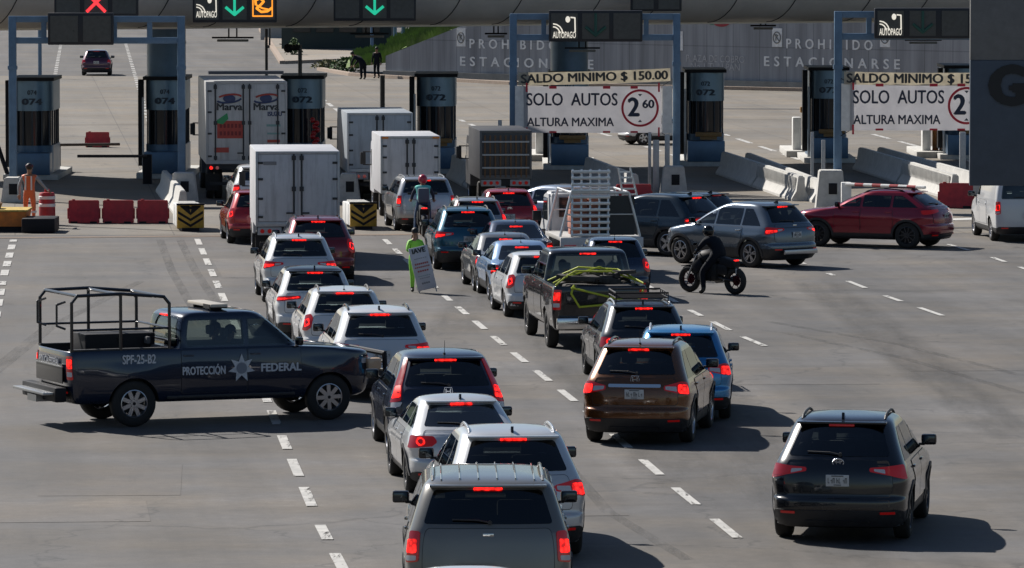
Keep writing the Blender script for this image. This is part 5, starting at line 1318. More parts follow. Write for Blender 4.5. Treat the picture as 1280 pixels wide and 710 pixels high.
_, gym, gHm = gantry('blue steel gantry carrying the AUTOPAGO sign and the whole SOLO AUTOS banner', 637, 850, 17, 240)
_, gyr, gHr = gantry('blue steel gantry on the right, partly behind the dark panel with letter G', 1042, 1258, 14, 262)
sign_board('blank black sign board on the left gantry', (60, 16), (142, 56), gyl - .35, [None, None])
sign_board('gantry sign board with AUTOPAGO panel and a dim arrow, above the whole banner', (686, 13), (803, 52), gym - .35, ['autopago', 'dim', None])
sign_board('gantry sign board with AUTOPAGO panel, above the banner cut by the dark G panel', (1093, 10), (1213, 48), gyr - .35, ['autopago', 'dim', None])
# banners
VINYL = mat('vinyl_white', (.60, .595, .61), .6, var=.06, vscale=1.5); REDI = mat('print_red', (.55, .03, .05), .6); NAVI = mat('print_navy', (.02, .03, .06), .6)
def banner(label, x0, x1, y0, y1, dist, ledge):
    a = at_d(x0, y0, dist); c = at_d(x1, y1, dist); s = FPX / dist; w = c.x - a.x; h = a.z - c.z; r = empty('height_limit_banner', ((a.x + c.x) / 2, dist, (a.z + c.z) / 2), label=label, cat='banner')
    b = MB(); n = 24
    g = [[b.bm.verts.new((-w / 2 + w * i / n, .012 * math.sin(i * 1.3) + .01 * math.sin(i * 2.9 + j), -h / 2 + h * j / 6)) for j in range(7)] for i in range(n + 1)]
    for i in range(n):
        for j in range(6): b.bm.faces.new((g[i][j], g[i + 1][j], g[i + 1][j + 1], g[i][j + 1]))
    r_ = bmesh.ops.solidify(b.bm, geom=b.bm.faces[:], thickness=.02); b.build('vinyl_sheet', [VINYL], r, 60)
    def lx(px): return (px - (x0 + x1) / 2) / s
    def lz(py): return ((y0 + y1) / 2 - py) / s
    y = -.045
    text('lettering', 'SOLO  AUTOS', .58, NAVI, r, (lx(x0 + 60), y, lz(y0 + 17)), width=114 / s, bold=.012)
    text('lettering', 'ALTURA MAXIMA', .40, NAVI, r, (lx(x0 + 58), y, lz(y0 + 45)), width=109 / s, bold=.010)
    cx, cz = lx(x0 + 145), lz(y0 + 27); R0 = 23.5 / s; b = MB(); b.lathe([(R0, -.004), (R0 - .075, -.008), (R0 - .075, .004), (R0, .004), (R0, -.004)], 48, 0, (cx, y, cz), 'y'); b.build('limit_ring', [REDI], r)
    text('lettering', '2', .86, NAVI, r, (cx - .21, y, cz), width=.40, bold=.035); text('lettering', '60', .38, NAVI, r, (cx + .27, y, cz + .12), width=.40, bold=.015)
    b = MB(); b.prism([(cx - .07, cz + .46), (cx + .07, cz + .46), (cx, cz + .38)], 'y', y - .004, y); b.prism([(cx - .07, cz - .46), (cx + .07, cz - .46), (cx, cz - .38)], 'y', y - .004, y); b.build('height_arrows', [NAVI], r)
    b = MB()
    for q in (.02, .21, .60, .80, .98):
        b.box((-w / 2 + q * w, y, h / 2 - .03), (.24, .01, .09) if 0.1 < q < .9 else (.06, .01, .3)); b.box((-w / 2 + q * w, y, -h / 2 + .03), (.24, .01, .06) if .1 < q < .9 else (.06, .01, .3))
    b.build('tape_marks', [REDI], r)
    b = MB()
    for sx in (-1, 1):
        for sz in (-1, 1): b.cyl((sx * w * .49, .02, sz * h * .48), (sx * (w * .5 + .28), .12, sz * h * .62), .012, n=5)
    b.build('rope', [BLK], r)
    for x_ in ledge: 
        e = MB(); e.box((lx(x_), .05, 0), (12.5 / s, .05, h * 1.02)); e.build('backing_board', [WHITEP], r)
    return r
banner('whole white SOLO AUTOS height limit banner on the middle gantry', 655, 827, 108, 166, gym - .30, (650, 834))
banner('white SOLO AUTOS height limit banner cut off by the dark G panel', 1063, 1236, 105, 163, gyr - .30, (1058,))
def saldo(label, x0, x1, y0, tilt, dist, rise):
    a = at_d(x0, y0 + 11, dist); c = at_d(x1, y0 + 11, dist); s = FPX / dist; w = c.x - a.x; h = 16 / s
    r = empty('balance_banner', ((a.x + c.x) / 2, dist - .02, a.z), label=label, cat='banner'); r.rotation_euler = (0, R(-tilt), 0)
    b = MB(); n = 16; g = [[b.bm.verts.new((-w / 2 + w * i / n, .01 * math.sin(i * 1.7), (j - .5) * h + rise * (2 * i / n - 1) ** 2)) for j in (0, 1)] for i in range(n + 1)]
    for i in range(n): b.bm.faces.new((g[i][0], g[i + 1][0], g[i + 1][1], g[i][1]))
    bmesh.ops.solidify(b.bm, geom=b.bm.faces[:], thickness=.015); b.build('vinyl_strip', [mat('vinyl_cream', (.60, .56, .47), .6, var=.15, vscale=3)], r, 60)
    text('lettering', 'SALDO MINIMO $ 150.00', .40, INK, r, (0, -.035, .0 + rise * .3), width=w * .97, bold=.016)
saldo('strip banner reading SALDO MINIMO above the whole SOLO AUTOS banner', 648, 838, 86, 1.6, gym - .30, .03)
saldo('strip banner reading SALDO MINIMO partly behind the dark G panel', 1055, 1247, 88, -.3, gyr - .30, .03)

# booths
B = {}
for px, d, num, tall, lab in ((40, 196.5, '074', None, 'toll booth behind the left post of the left gantry'), (206, 197.5, '074', 5.7, 'toll booth whose blue column reaches the canopy left of the lettered truck'), (378, 199, '072', None, 'toll booth with red balls hung on it right of the lettered truck'),
        (545, 201.5, '072', None, 'toll booth behind the two white box trucks in the middle'), (712, 204.5, '072', 5.7, 'toll booth whose blue column rises behind the whole banner'), (882, 207.5, '072', None, 'toll booth just right of the middle gantry'),
        (1036, 210.5, '072', None, 'toll booth behind the left post of the right gantry'), (1205, 213.5, '072', None, 'toll booth at the far right behind the dark G panel')):
    x = (px - 640) / FPX * d; B[px] = booth(num, (x, d, 0), lab, tall, orange=px not in (206, 378, 40))
# masts on the booths
for px, base, top, r_, lab in ((333, 199, 36, .05, 'thin dark mast above the lettered truck'), (375, 199, 56, .07, 'dark camera mast standing on the booth roof right of the lettered truck'), (478, 206, 94, .09, 'short grey post beyond the middle box truck')):
    q = at_d(px, top, base); o = MB().cyl((0, 0, 0), (0, 0, q.z), r_, n=8).build('mast', [mat('mast_dark', (.06, .065, .07), .5, .4)], loc=(q.x, q.y, 0)) if px != 375 else MB().cyl((0, 0, 3.5), (0, 0, q.z), r_, n=8).build('mast', [MATS['mast_dark']], loc=(q.x, q.y, 0))
    tag(o, lab, 'mast')
    if px == 375: b = MB(); b.box((-.25, -.05, q.z - .1), (.4, .2, .2), bev=.05); b.ball((-.42, -.05, q.z - .12), .16); b.build('camera', [BLK], o)
# red balls
rb = empty('ball_string', at_d(394, 150, 198.3), label='string of round red balls hanging in front of the booth by the lettered truck', cat='decoration'); RB = mat('ball_red', (.5, .015, .02), .3, 0, .4)
MB().cyl((0, 0, -1.3), (0, 0, .3), .012, n=5).build('cord', [BLK], rb)
for k in range(9): MB().ball(((-.09, .06, -.02, .08, -.05)[k % 5], -.04 * (k % 2), -k * .115), .10, n=10).build('ball', [RB], rb)
# blue columns and thin posts beyond the plaza
for px, py, top, lab in ((50, 98, 22, 'slim blue lamp post far behind the left gantry'), (465, 80, 24, 'slim blue lamp post beside the shrubs and the walking people'), (494, 90, 28, 'left one of two blue posts behind the standing walker'), (504, 92, 30, 'right one of two blue posts behind the standing walker')):
    p = at(px, py); q = at_d(px, top - 14, p.y); tag(MB().cyl((0, 0, 0), (0, 0, q.z), .11, n=10).build('lamp_post', [BLUE], loc=p), lab, 'lamp post')
for px, py, top, lab in ((337, 60, 26, 'left of two small dark posts on the paved island'), (354, 58, 26, 'right of two small dark posts on the paved island')):
    p = at(px, py); q = at_d(px, top, p.y); tag(MB().cyl((0, 0, 0), (0, 0, q.z), .07, n=8).cyl((0, 0, 0), (0, 0, .2), .3).build('post', [MATS['mast_dark']], loc=p), lab, 'post')
# barrier lines along the lanes
def row(pa, pb, n, h, label, ribs_from=99, grp=None, m=None):
    a, b_ = at(*pa), at(*pb); d = b_ - a
    for k in range(n):
        jersey(label[k], a + d * (k / n), a + d * ((k + .97) / n), h, k >= ribs_from, grp, m)
row((905, 218), (1003, 252), 2, 0.774, ('shaded half of the concrete barrier left of the right gantry', 'sunlit ribbed half of the concrete barrier left of the right gantry'), 1)
row((935, 216), (1028, 254), 2, 0.688, ('shaded barrier just behind the ribbed pair left of the right gantry', 'short sunlit barrier end beside the right gantry footing'), 9)
row((1076, 212), (1196, 250), 2, 0.774, ('shaded half of the concrete barrier right of the right gantry post', 'sunlit ribbed half of the concrete barrier behind the rightmost red barrier'), 1)
row((1100, 210), (1222, 246), 2, 0.731, ('shaded barrier further back right of the right gantry post', 'sunlit barrier further back above the rightmost red barrier'), 9)
row((568, 222), (612, 246), 2, 0.774, ('shaded barrier left of the middle gantry nearer the box truck', 'sunlit barrier end left of the middle gantry nearer the silver off-roader'), 9)
row((585, 220), (632, 243), 2, 0.731, ('shaded barrier left of the middle gantry further back', 'sunlit barrier end at the foot of the middle gantry'), 9)
row((735, 222), (795, 246), 2, 0.688, ('shaded barrier behind the ladders on the flatbed', 'sunlit barrier end behind the red bin'), 9)
row((206, 240), (229, 268), 2, 0.688, ('shaded barrier at the foot of the booth with the tall column', 'sunlit barrier end behind the left crash cushion'), 9)
foot_block('pale footing of the left gantry right post', at(230, 253)); foot_block('pale footing at the left post of the left gantry', at(16, 253), .7, .8)
foot_block('pale footing at the right post of the middle gantry', at(842, 244)); foot_block('pale footing at the left post of the middle gantry', at(640, 242), .85, .8)
foot_block('pale footing with a dark hatch behind the middle crash cushion', at(436, 252), .75, .9); foot_block('tall pale footing of the right gantry left post', at(1038, 263), .95, 1.25)
attenuator('black and yellow chevron crash cushion left of the red sedan', at(238, 289), R(7)); attenuator('black and yellow chevron crash cushion left of the silver off-roader', at(454, 287), R(8))
# white bollard posts near the middle gantry
for px, py, top, w, lab in ((812, 242, 165, .10, 'thin galvanised post left of the middle gantry right leg'), (820, 244, 175, .2, 'thicker galvanised post beside the middle gantry right leg'), (834, 242, 168, .16, 'pale post touching the middle gantry right leg'), (625, 238, 150, .13, 'pale galvanised post left of the middle gantry left leg'), (440, 232, 152, .12, 'pale post right of the nearer box truck'), (1000 + 29, 250, 175, .12, 'pale reader post left of the right gantry'), (1015, 246, 165, .1, 'thin reader post further left of the right gantry'), (1203, 236, 165, .2, 'pale post beside the dark G panel')):
    p = at(px, py); q = at_d(px, top, p.y); tag(MB().box((0, 0, q.z / 2), (w, w, q.z), bev=.01).build('reader_post', [GALV], loc=p), lab, 'post')
# island machines beyond the lanes on the right
for px, py, lab in ((1004, 195, 'pale lane machine with ochre cylinders left of the right gantry'), (1166, 196, 'pale lane machine with ochre cylinders under the cut banner'), (683, 200, 'pale lane machine with ochre cylinders under the whole banner')):
    p = at(px, py); r = empty('lane_machine', p, label=lab, cat='lane machine'); MB().box((.3, 1.5, .12), (2.0, 5.5, .24), bev=.02).build('island_slab', [CONC], r)
    MB().box((-.25, .2, .85), (.32, .7, 1.25), bev=.05).build('machine_housing', [WHITEP], r); MB().box((.62, .2, .9), (.18, .7, 1.4), bev=.05).build('side_screen', [CONC], r)
    for x in (.12, .38): MB().cyl((x, .3, .24), (x, .3, 1.2), .12, n=12).build('lane_cylinder', [mat('machine_orange', (.45, .17, .04), .5, var=.2)], r)
    MB().box((.1, .3, 1.75), (.42, .3, .22), bev=.03).build('beacon', [MATS['machine_ochre']], r)
# boom arms
def boom(label, pa, pb, h, m, striped=False):
    a = at(*pa, h); b_ = at(*pb, h); d = b_ - a; r = empty('boom_barrier', (a.x, a.y, 0), label=label, cat='boom barrier')
    MB().box((0, .1, h / 2), (.3, .35, h + .1), bev=.03).build('boom_housing', [BLK if not striped else WHITEP], r)
    n = 9 if striped else 1; dd = d / n
    for i in range(n):
        o = MB(); o.cyl(Vector((0, -.12, h)) + dd * i, Vector((0, -.12, h)) + dd * (i + 1), .05, n=8); o.build('boom_arm', [(REDP if i % 2 else WHITEP) if striped else m], r)
boom('dark boom barrier closing the far left lane from the right', (184, 195), (97, 195), .95, mat('boom_brown', (.06, .045, .04), .6)); boom('dark boom barrier closing the far left lane from the left', (70, 181), (150, 180), .95, MATS['boom_brown'])
boom('red and white boom barrier behind the red crossover', (1058, 230), (1156, 234), .95, None, True)
# plastic barriers
G_ = 'red plastic barriers closing the far left lane'
for px, lab in ((105, 'leftmost of three red plastic barriers in the row beside the striped drum'), (148, 'middle one of three red plastic barriers in a row'), (191, 'rightmost of three red plastic barriers in the row, beside the crash cushion')): barrier(lab, at(px, 279), R(rnd.uniform(-3, 3)), .90, .70, G_)
barrier('lone red plastic barrier further back beyond the row of three', at(122, 184), 0, .92, .62); barrier('red plastic barrier between the red crossover and the white van', at(1195, 260), R(-4), 1.05, .80)
barrier('bright red plastic barrier behind the flatbed truck', at(792, 254), R(5), 1.1, .62)
# striped drum
dr = empty('traffic_drum', at(59, 281), label='red traffic drum with white bands beside the worker in orange', cat='traffic drum'); MB().lathe([(.30, .0), (.30, .06), (.245, .07), (.24, .45), (.23, .9), (.20, .95), (.0, .97)], 24).build('drum_shell', [REDP], dr)
for z in (.58, .80): MB().lathe([(.246 - z * .006, z - .045), (.252 - z * .006, z - .04), (.252 - z * .006, z + .04), (.246 - z * .006, z + .045)], 24).build('reflective_band', [mat('band_white', (.7, .7, .68), .4)], dr)
MB().box((0, 0, 1.0), (.16, .05, .1), bev=.02).build('handle', [REDP], dr)
# orange skid at left edge
sk = empty('equipment_skid', at(-2, 289), label='orange and yellow steel equipment box on a dark skid at the left edge', cat='equipment skid'); SKM = mat('skid_orange', (.60, .17, .02), .5, var=.3, vscale=3)
b = MB(); b.prism([(-.7, .2), (.9, .2), (1.0, .72), (-.8, .72)], 'y', -.6, 1.6); b.build('tray', [SKM], sk); b = MB(); b.box((.1, .5, .76), (1.85, 2.2, .06)); b.build('deck', [mat('skid_yellow', (.55, .38, .08), .6, var=.3)], sk); b = MB(); b.box((.1, .5, .1), (1.7, 2.1, .2)); b.build('skid_base', [BLK], sk)
b = MB(); b.box((-.3, .4, .95), (.7, .9, .34), 0, Matrix.Rotation(R(20), 4, 'Y'), .04); b.build('lid', [mat('wood_brown', (.18, .10, .05), .8, var=.3)], sk)
b = MB(); b.box((1.25, .55, .22), (.95, 1.6, .4), bev=.04); tag(b.build('battery_box', [BLK], loc=at(-6, 291)), 'low black box on the ground beside the orange equipment box', 'box')
b = MB(); b.tube([(0, 0, 0), (-.35, .1, 1.0), (-.5, .1, 1.4), (-.7, .1, 2.6)], .08); tag(b.build('hose_pipe', [BLK], loc=at(12, 225)), 'thick black hose leaning at the left edge of the picture', 'hose')
sk.scale = (.85, .8, .8)
# near dark panel with the letter G
gp = empty('overhead_sign', label='large dark grey and navy panel with a black letter G at the right edge', cat='sign panel')
gd = 76.0; a = at_d(1213, -60, gd); c = at_d(1213, 75, gd); e = at_d(1213, 232, gd); wG = 2.2; gp.location = (a.x + wG / 2, gd, 0)
MB().box((0, 0, (a.z + c.z) / 2), (wG, .12, a.z - c.z), bev=.01).build('upper_panel', [mat('panel_grey_dark', (.17, .168, .165), .6, .1, var=.15)], gp); MB().box((0, -.01, (c.z + e.z) / 2), (wG, .12, c.z - e.z - .004), bev=.01).build('lower_panel', [mat('panel_navy', (.075, .092, .118), .55, .1, var=.12)], gp)
g0 = at_d(1260, 109, gd); text('letter_g', 'G', .72, mat('letter_black', (.008, .008, .01), .5), gp, (g0.x - gp.location.x, -.085, g0.z), bold=.05, width=.54)
MB().box((wG / 2 - .12, .25, e.z / 2 + .4), (.22, .22, e.z + .8)).build('support_post', [CONCD], gp)
# ================================================================ VEHICLES
WHITE = paint('paint_car_white', (.66, .67, .68), 0, .3, 1, .12); SILV = paint('paint_silver', (.46, .47, .48), .75, .3, 1, .15); SILV2 = paint('paint_white_silver', (.60, .61, .62), .3, .3, 1, .12)
BLACKP = paint('paint_car_black', (.005, .006, .009), .1, .25, 1, .08); NAVYP = paint('paint_dark_blue', (.012, .02, .045), .3, .28); POLP = paint('paint_police_blue', (.004, .012, .034), .1, .25, 1, .08)
BROWN = paint('paint_brown', (.15, .052, .012), .5, .26, 1, .06); REDC = paint('paint_car_red', (.42, .008, .016), .3, .25, 1, .10); CRIM = paint('paint_crimson', (.27, .004, .024), .35, .22, 1, .08); MARO = paint('paint_maroon', (.20, .005, .014), .4, .28)
TEAL = paint('paint_teal', (.010, .105, .17), .4, .28); AZURE = paint('paint_azure', (.015, .22, .50), .45, .25, 1, .08); PALEB = paint('paint_pale_blue', (.24, .38, .60), .4, .3); GREYM = paint('paint_grey_metal', (.115, .125, .135), .55, .28); GREYB = paint('paint_blue_grey', (.13, .165, .205), .55, .25, 1, .1)
GREIGE = paint('paint_greige', (.175, .170, .155), .45, .32); DTEAL = paint('paint_night_teal', (.005, .022, .038), .3, .25); DGREY = paint('paint_dark_grey', (.03, .033, .04), .5, .28); DBLUE = paint('paint_deep_blue', (.015, .032, .07), .4, .25); SGREY = paint('paint_sand_grey', (.20, .205, .205), .65, .3)
RAILS = mat('rail_silver', (.62, .63, .65), .25, .8)
def queue(name, label, cat, prof, pm, px, py, hd, wpx, **k):
    r = make_car(name, label, cat, prof, pm, **k); return place(r, px, py, hd, wpx=wpx)
queue('parked_suv' if False else 'suv', 'black SUV alone at the bottom right with silver plate and lights unlit', 'suv', 'suv', BLACKP, 1052, 535, 9, 176, lights='wedge', rails=PLAST, lit=False, badge='oval', wheels='five', rim=ALLOYD, handles=BLACKP)
queue('suv', 'brown metallic SUV with chrome bar above its rear plate', 'suv', 'suv', BROWN, 798, 440, 8.5, 131, lights='bar', rails=GLOSSB, antenna='rod', chromebar=True, badge='letter_h', wheels='multi', plate='tail', sc=(.95, .98, .98))
queue('suv', 'grey brown boxy off-roader with ribbed roof nearest the camera', 'suv', 'boxy', GREIGE, 610, 615, -1.0, 200, lights='boxy', rails=GREIGE, antenna=None, badge='wide', tint=glass('limo_glass', (.06, .065, .065)), plate='bumper')
queue('suv', 'silver white SUV with silver roof rails and hooked red taillights', 'suv', 'suv', SILV2, 642, 553, -5, 172, lights='bar', rails=RAILS, tint=MATS['limo_glass'])
queue('hatchback', 'pearl white rounded hatchback with ring taillights', 'hatchback', 'sport', SILV2, 577, 508, -6.5, 141, lights='round', badge='oval', clad=.34, wheels='ten', rim=ALLOYD, plate='bumper')
queue('suv', 'dark blue SUV with tall taillights and chrome trim beside the police pickup', 'suv', 'suv', NAVYP, 557, 453, -6, 141, lights='tall', chromebar=True, badge='letter_h', antenna='rod', plate='low', tint=glass('rear_tint', (.33, .36, .35)))
queue('suv', 'white SUV with plate and dark bumper just in front of the police pickup', 'suv', 'suv', WHITE, 475, 396, -6, 121, lights='wedge', rails=GLOSSB, clad=.55, plate='tail')
queue('hatchback', 'small white hatchback with rod antenna between two white SUVs', 'hatchback', 'hatch', WHITE, 431, 369, -6, 106, lights='drop', antenna='rod', rails=PLAST, plate='bumper')
queue('suv', 'white SUV with a dark glass roof in the left queue', 'suv', 'suv', WHITE, 394, 343, -6, 98, lights='slim', roof_dark=True, plate='bumper', wheels='multi')
queue('suv', 'silver SUV with winged taillights behind the maroon SUV', 'suv', 'suv', SILV2, 374, 302, -6, 90, lights='wedge', rails=RAILS, clad=.36)
queue('suv', 'maroon SUV with black roof rails right behind the nearer box truck', 'suv', 'suv', MARO, 398, 279, -5, 88, lights='drop', rails=GLOSSB)
queue('hatchback', 'bright red hatchback half hidden left of the nearer box truck', 'hatchback', 'hatch', REDC, 322, 244, -7, 74, lights='drop', antenna=None)
queue('suv', 'white SUV ahead of the red hatchback beside the lettered truck', 'suv', 'suv', WHITE, 325, 212, -6, 68, lights='small', antenna=None)
queue('hatchback', 'dark magenta hatchback driving away alone beyond the toll plaza', 'hatchback', 'hatch', paint('paint_magenta', (.075, .010, .040), .3, .3), 120.5, 65, -3, 36, lights='small', lit=False, antenna=None)
queue('hatchback', 'white hatchback entering at the bottom edge of the picture', 'hatchback', 'hatch', WHITE, 587, 731, -2, 168, lights='drop', antenna=None)
queue('hatchback', 'grey hatchback squeezed between the far box truck and a crash cushion', 'hatchback', 'hatch', GREYM, 468, 199, -5, 60, lights='small')
queue('off_roader', 'silver off-roader behind the scooter rider in turquoise', 'off-roader', 'boxy', SILV, 532, 227, -7, 70, lights='boxy', rails=RAILS, antenna=None, plate='tail')
queue('suv', 'teal SUV right of the person holding the sign', 'suv', 'suv', TEAL, 585, 267, -5, 83, lights='wedge', badge='disc', rails=PLAST, clad=.5, plate='tail')
queue('suv', 'silver SUV directly ahead of the teal SUV', 'suv', 'suv', SILV, 597, 254, -5, 72, lights='tall', rails=PLAST)
queue('suv', 'red SUV ahead of the silver SUV in the middle queue', 'suv', 'suv', REDC, 636, 243, -4, 72, lights='tall', badge='oval', plate='tail')
queue('sedan', 'grey silver sedan left of the pale blue sedan', 'sedan', 'sedan', SGREY, 632, 298, -6, 84, lights='small', antenna='rod')
queue('sedan', 'dark blue sedan left of the flatbed truck', 'sedan', 'sedan', DBLUE, 645, 282, -6, 82, lights='small', antenna='rod')
queue('sedan', 'pale blue sedan between the grey sedan and the white hatchback', 'sedan', 'sedan', PALEB, 652, 308, -6, 86, lights='small', antenna='rod')
queue('hatchback', 'small white hatchback left of the loaded black pickup', 'hatchback', 'hatch', WHITE, 677, 323, -7, 90, lights='drop', clad=.3, arch_trim=False, tint=MATS['rear_tint'])
queue('hatchback', 'dark blue hatchback behind the flatbed truck', 'hatchback', 'hatch', DBLUE, 769, 304, -4, 84, lights='drop', antenna='rod', sc=(1, 1, 1.04))
rk = queue('suv', 'dark grey SUV with a black luggage basket on its roof', 'suv', 'suv', DGREY, 805, 388, -5, 112, lights='round', rails=RAILS, rim=ALLOYD)
queue('suv', 'bright blue SUV with silver rails partly behind the brown SUV', 'suv', 'suv', AZURE, 851, 421, 2, 123, lights='bar', rails=RAILS, wheels='twin')
# ribbed roof of the near off-roader
ex = next(o for o in C.objects if o.get('label', '').startswith('grey brown boxy')); sh = SHELLS[ex.name]; b = MB()
for k in range(6):
    x = -.55 + k * .22; pts = [(x, y, sh.top(x, y).z + .012) for y in (-1.9, -1.5, -1.0, -.5, .0, .3)]; b.tube(pts, .009, 5)
b.build('roof_rib', [GREIGE], ex)
# roof basket
sh = SHELLS[rk.name]; y0 = sh.rear(0, 1.5).y + .35; b = MB(); z = sh.H + .07
for x in (-.52, .52): b.tube([(x, y0, z + .1), (x, y0 + 1.3, z + .1)], .018, 6); b.tube([(x, y0, z), (x, y0 + 1.3, z)], .014, 6)
for k in range(2): b.tube([(-.52, y0 + 1.3 * k, z + .1), (.52, y0 + 1.3 * k, z + .1)], .018, 6)
for k in range(9): b.cyl((-.52, y0 + 1.3 * k / 8, z), (.52, y0 + 1.3 * k / 8, z), .012, n=6)
for x in (-.52, .52):
    for k in range(5): b.cyl((x, y0 + 1.3 * k / 4, z - (.1 if k in (0, 4) else 0)), (x, y0 + 1.3 * k / 4, z + .1), .012, n=6)
b.build('roof_basket', [BLK], rk)
# cars standing across the lanes, placed by a wheel contact
def bywheel(r, lx, ly, px, py, hd, k=1.0):
    rz = -R(hd); p = at(px, py); off = Matrix.Rotation(rz, 3, 'Z') @ Vector((lx * k, ly * k, 0)); r.location = (p.x - off.x, p.y - off.y, 0); r.rotation_euler = (0, 0, rz); r.scale = (k, k, k)
    for q in ('_h', '_y', '_w'):
        if q in r: del r[q]
    return r
r = make_car('suv', 'blue grey SUV pulling left behind the dark motorcycle', 'suv', 'suv', GREYB, lights='wedge', rails=None, clad=.48, wheels='twin', handles=CHROME, badge='wide', sc=(1.0, .98, 1.03)); bywheel(r, -.91, -1.29, 936, 334.6, -42, .98)
b = MB(); b.box((0, -2.30, .43), (1.2, .06, .12), bev=.02); b.build('skid_plate', [ALLOY], r)
r = make_car('crossover', 'crimson red crossover with black wheels turning left beside the white van', 'crossover', 'coupe', CRIM, lights='slim', lit=False, wheels='ten', rim=ALLOYD, handles=CRIM, rails=GLOSSB, clad=.36, sc=(1, 1, 1.06)); bywheel(r, -.90, -1.345, 1133, 311, -64, .98)
r = make_car('suv', 'dark teal SUV angled left behind the flatbed truck', 'suv', 'suv', DTEAL, lights='slim', rails=None); place(r, 872, 249, -52)
r = make_car('hatchback', 'black car mostly hidden behind the dark teal SUV', 'hatchback', 'hatch', BLACKP, lights='slim', lit=False); place(r, 897, 246, -50)
r = make_car('sedan', 'pale blue grey sedan seen side-on between the red SUV and the ladders', 'sedan', 'sedan', PALEB if False else paint('paint_ice', (.36, .42, .52), .4, .3), lights='slim', lit=False, antenna=None, side_tint=GMID); 
p = at(689, 294); r.location = p; r.rotation_euler = (0, 0, R(52)); [r.__delitem__(q) for q in ('_h', '_y', '_w')]
r = make_car('van', 'white van with unlit left door at the right edge below the dark panel', 'van', 'van', WHITE, lights='boxy', antenna=None, clad=.40, plate='low', arch_trim=False, sc=(1, 1.05, 1)); bywheel(r, -.90, -1.41, 1238, 301, -5)
r['label'] = 'white panel van at the right edge below the dark G panel'
r = make_car('hatchback', 'white hatchback crossing behind the plaza under the whole banner', 'hatchback', 'hatch', WHITE, lights='small', lit=False, antenna=None); p = at(828, 180); r.location = p; r.scale = (.86, .86, .86); r.rotation_euler = (0, 0, R(-70)); [r.__delitem__(q) for q in ('_h', '_y', '_w')]

# pickups
pk = make_car('pickup_truck', 'black pickup with a strapped load under yellow straps in its bed', 'pickup', 'pickup', BLACKP, lights='pick', antenna=None, wiper=False, clad=.30, tint=GCLR, side_tint=GMID, wheels='five', arch_trim=False, plate='bumper', gl_margin=.12, occupants=2, rim=ALLOYD)
bywheel(pk, -.90, -5.85 / 2 + 1.22, 688, 434, -6.5, 1.0)
b = MB(); b.box((0, -2.98, .58), (1.86, .16, .24), bev=.04); b.build('chrome_bumper', [CHROME], pk)
b = MB()
for k in range(26): b.box((rnd.uniform(-.6, .6), rnd.uniform(-2.6, -1.2), 1.3 + rnd.uniform(-.05, .28)), (rnd.uniform(.2, .5), rnd.uniform(.15, .5), rnd.uniform(.05, .14)), 0, Matrix.Rotation(rnd.uniform(0, 3), 4, 'Z') @ Matrix.Rotation(rnd.uniform(-.3, .3), 4, 'X'), .02)
b.box((0, -1.9, 1.1), (1.4, 1.6, .5), bev=.08)
ld = b.build('bundled_load', [mat('load_dark', (.05, .045, .04), .8, var=.5, vscale=6)], None); ld.parent = None; ld.matrix_world = Matrix.Translation(pk.location) @ Matrix.Rotation(pk.rotation_euler.z, 4, 'Z'); tag(ld, 'dark tangled load bundled in the bed of the black pickup', 'load')
b = MB(); ST = mat('strap_yellow', (.50, .55, .04), .6)
def strap(pts, w=.020): b.tube(pts, w, 6)
strap([(-.93, -2.4, 1.38), (-.45, -2.3, 1.62), (.3, -2.2, 1.60), (.93, -2.1, 1.38)]); strap([(-.93, -1.5, 1.38), (-.3, -1.6, 1.66), (.5, -1.8, 1.62), (.93, -2.6, 1.38)]); strap([(.93, -1.3, 1.38), (.1, -1.9, 1.68), (-.7, -2.5, 1.50), (-.93, -2.85, 1.36)])
strap([(-.55, -2.9, 1.37), (-.62, -2.965, 1.2), (-.45, -2.975, .92), (.75, -2.975, 1.02), (.9, -2.95, 1.3)], .022); strap([(-.62, -2.965, 1.32), (.75, -2.975, .98)], .022)
o = b.build('strap_set', [ST]); o.matrix_world = ld.matrix_world.copy(); tag(o, 'yellow ratchet straps crossed over the load and tailgate of the black pickup', 'straps')

pt = make_car('police_truck', 'dark blue police pickup with roll cage lettered PROTECCION FEDERAL', 'police pickup', 'pickup', POLP, lights='pick', antenna=None, wiper=False, clad=.30, tint=GMID, side_tint=GMID, wheels='steel', rim=ALLOY, arch_trim=False, plate='bumper', brake=True)
bywheel(pt, .93, -5.85 / 2 + 1.22, 167, 533.5, 67.5, 1.0)
L2 = 5.85 / 2; sh = SHELLS['police_truck']
TRIMG = mat('lettering_white', (.62, .63, .65), .5)
def side_text(name, t, size, y, z, w, parent=pt, m=None, **k):
    x = sh.hw_at(y, z) + .012; ob = text(name, t, size, m or TRIMG, parent, (x, y, z), (PI / 2, 0, PI / 2), width=w, **k); return ob
side_text('side_lettering', 'PROTECCIÓN', .20, -.42, .95, .80, bold=.008); side_text('side_lettering', 'FEDERAL', .20, 1.02, .97, .76, bold=.008); side_text('unit_number', 'SPF-25-B2', .22, -1.62, 1.18, .62, bold=.008)
b = MB(); n = 7; pts = []
for k in range(14): rr = .255 if k % 2 == 0 else .125; a = PI / 2 + k * PI / 7; pts.append((rr * math.cos(a), rr * math.sin(a)))
xs = sh.hw_at(.28, .98); b.prism([(.28 + p[0], .98 + p[1]) for p in pts], 'x', xs + .008, xs + .016); st = b.build('star_emblem', [mat('emblem_silver', (.55, .57, .60), .45, .2, var=.2, vscale=20)], pt)
b = MB(); b.cyl((xs + .016, .28, .98), (xs + .020, .28, .98), .10, n=20); b.build('emblem_centre', [mat('emblem_grey', (.22, .24, .28), .5)], st)
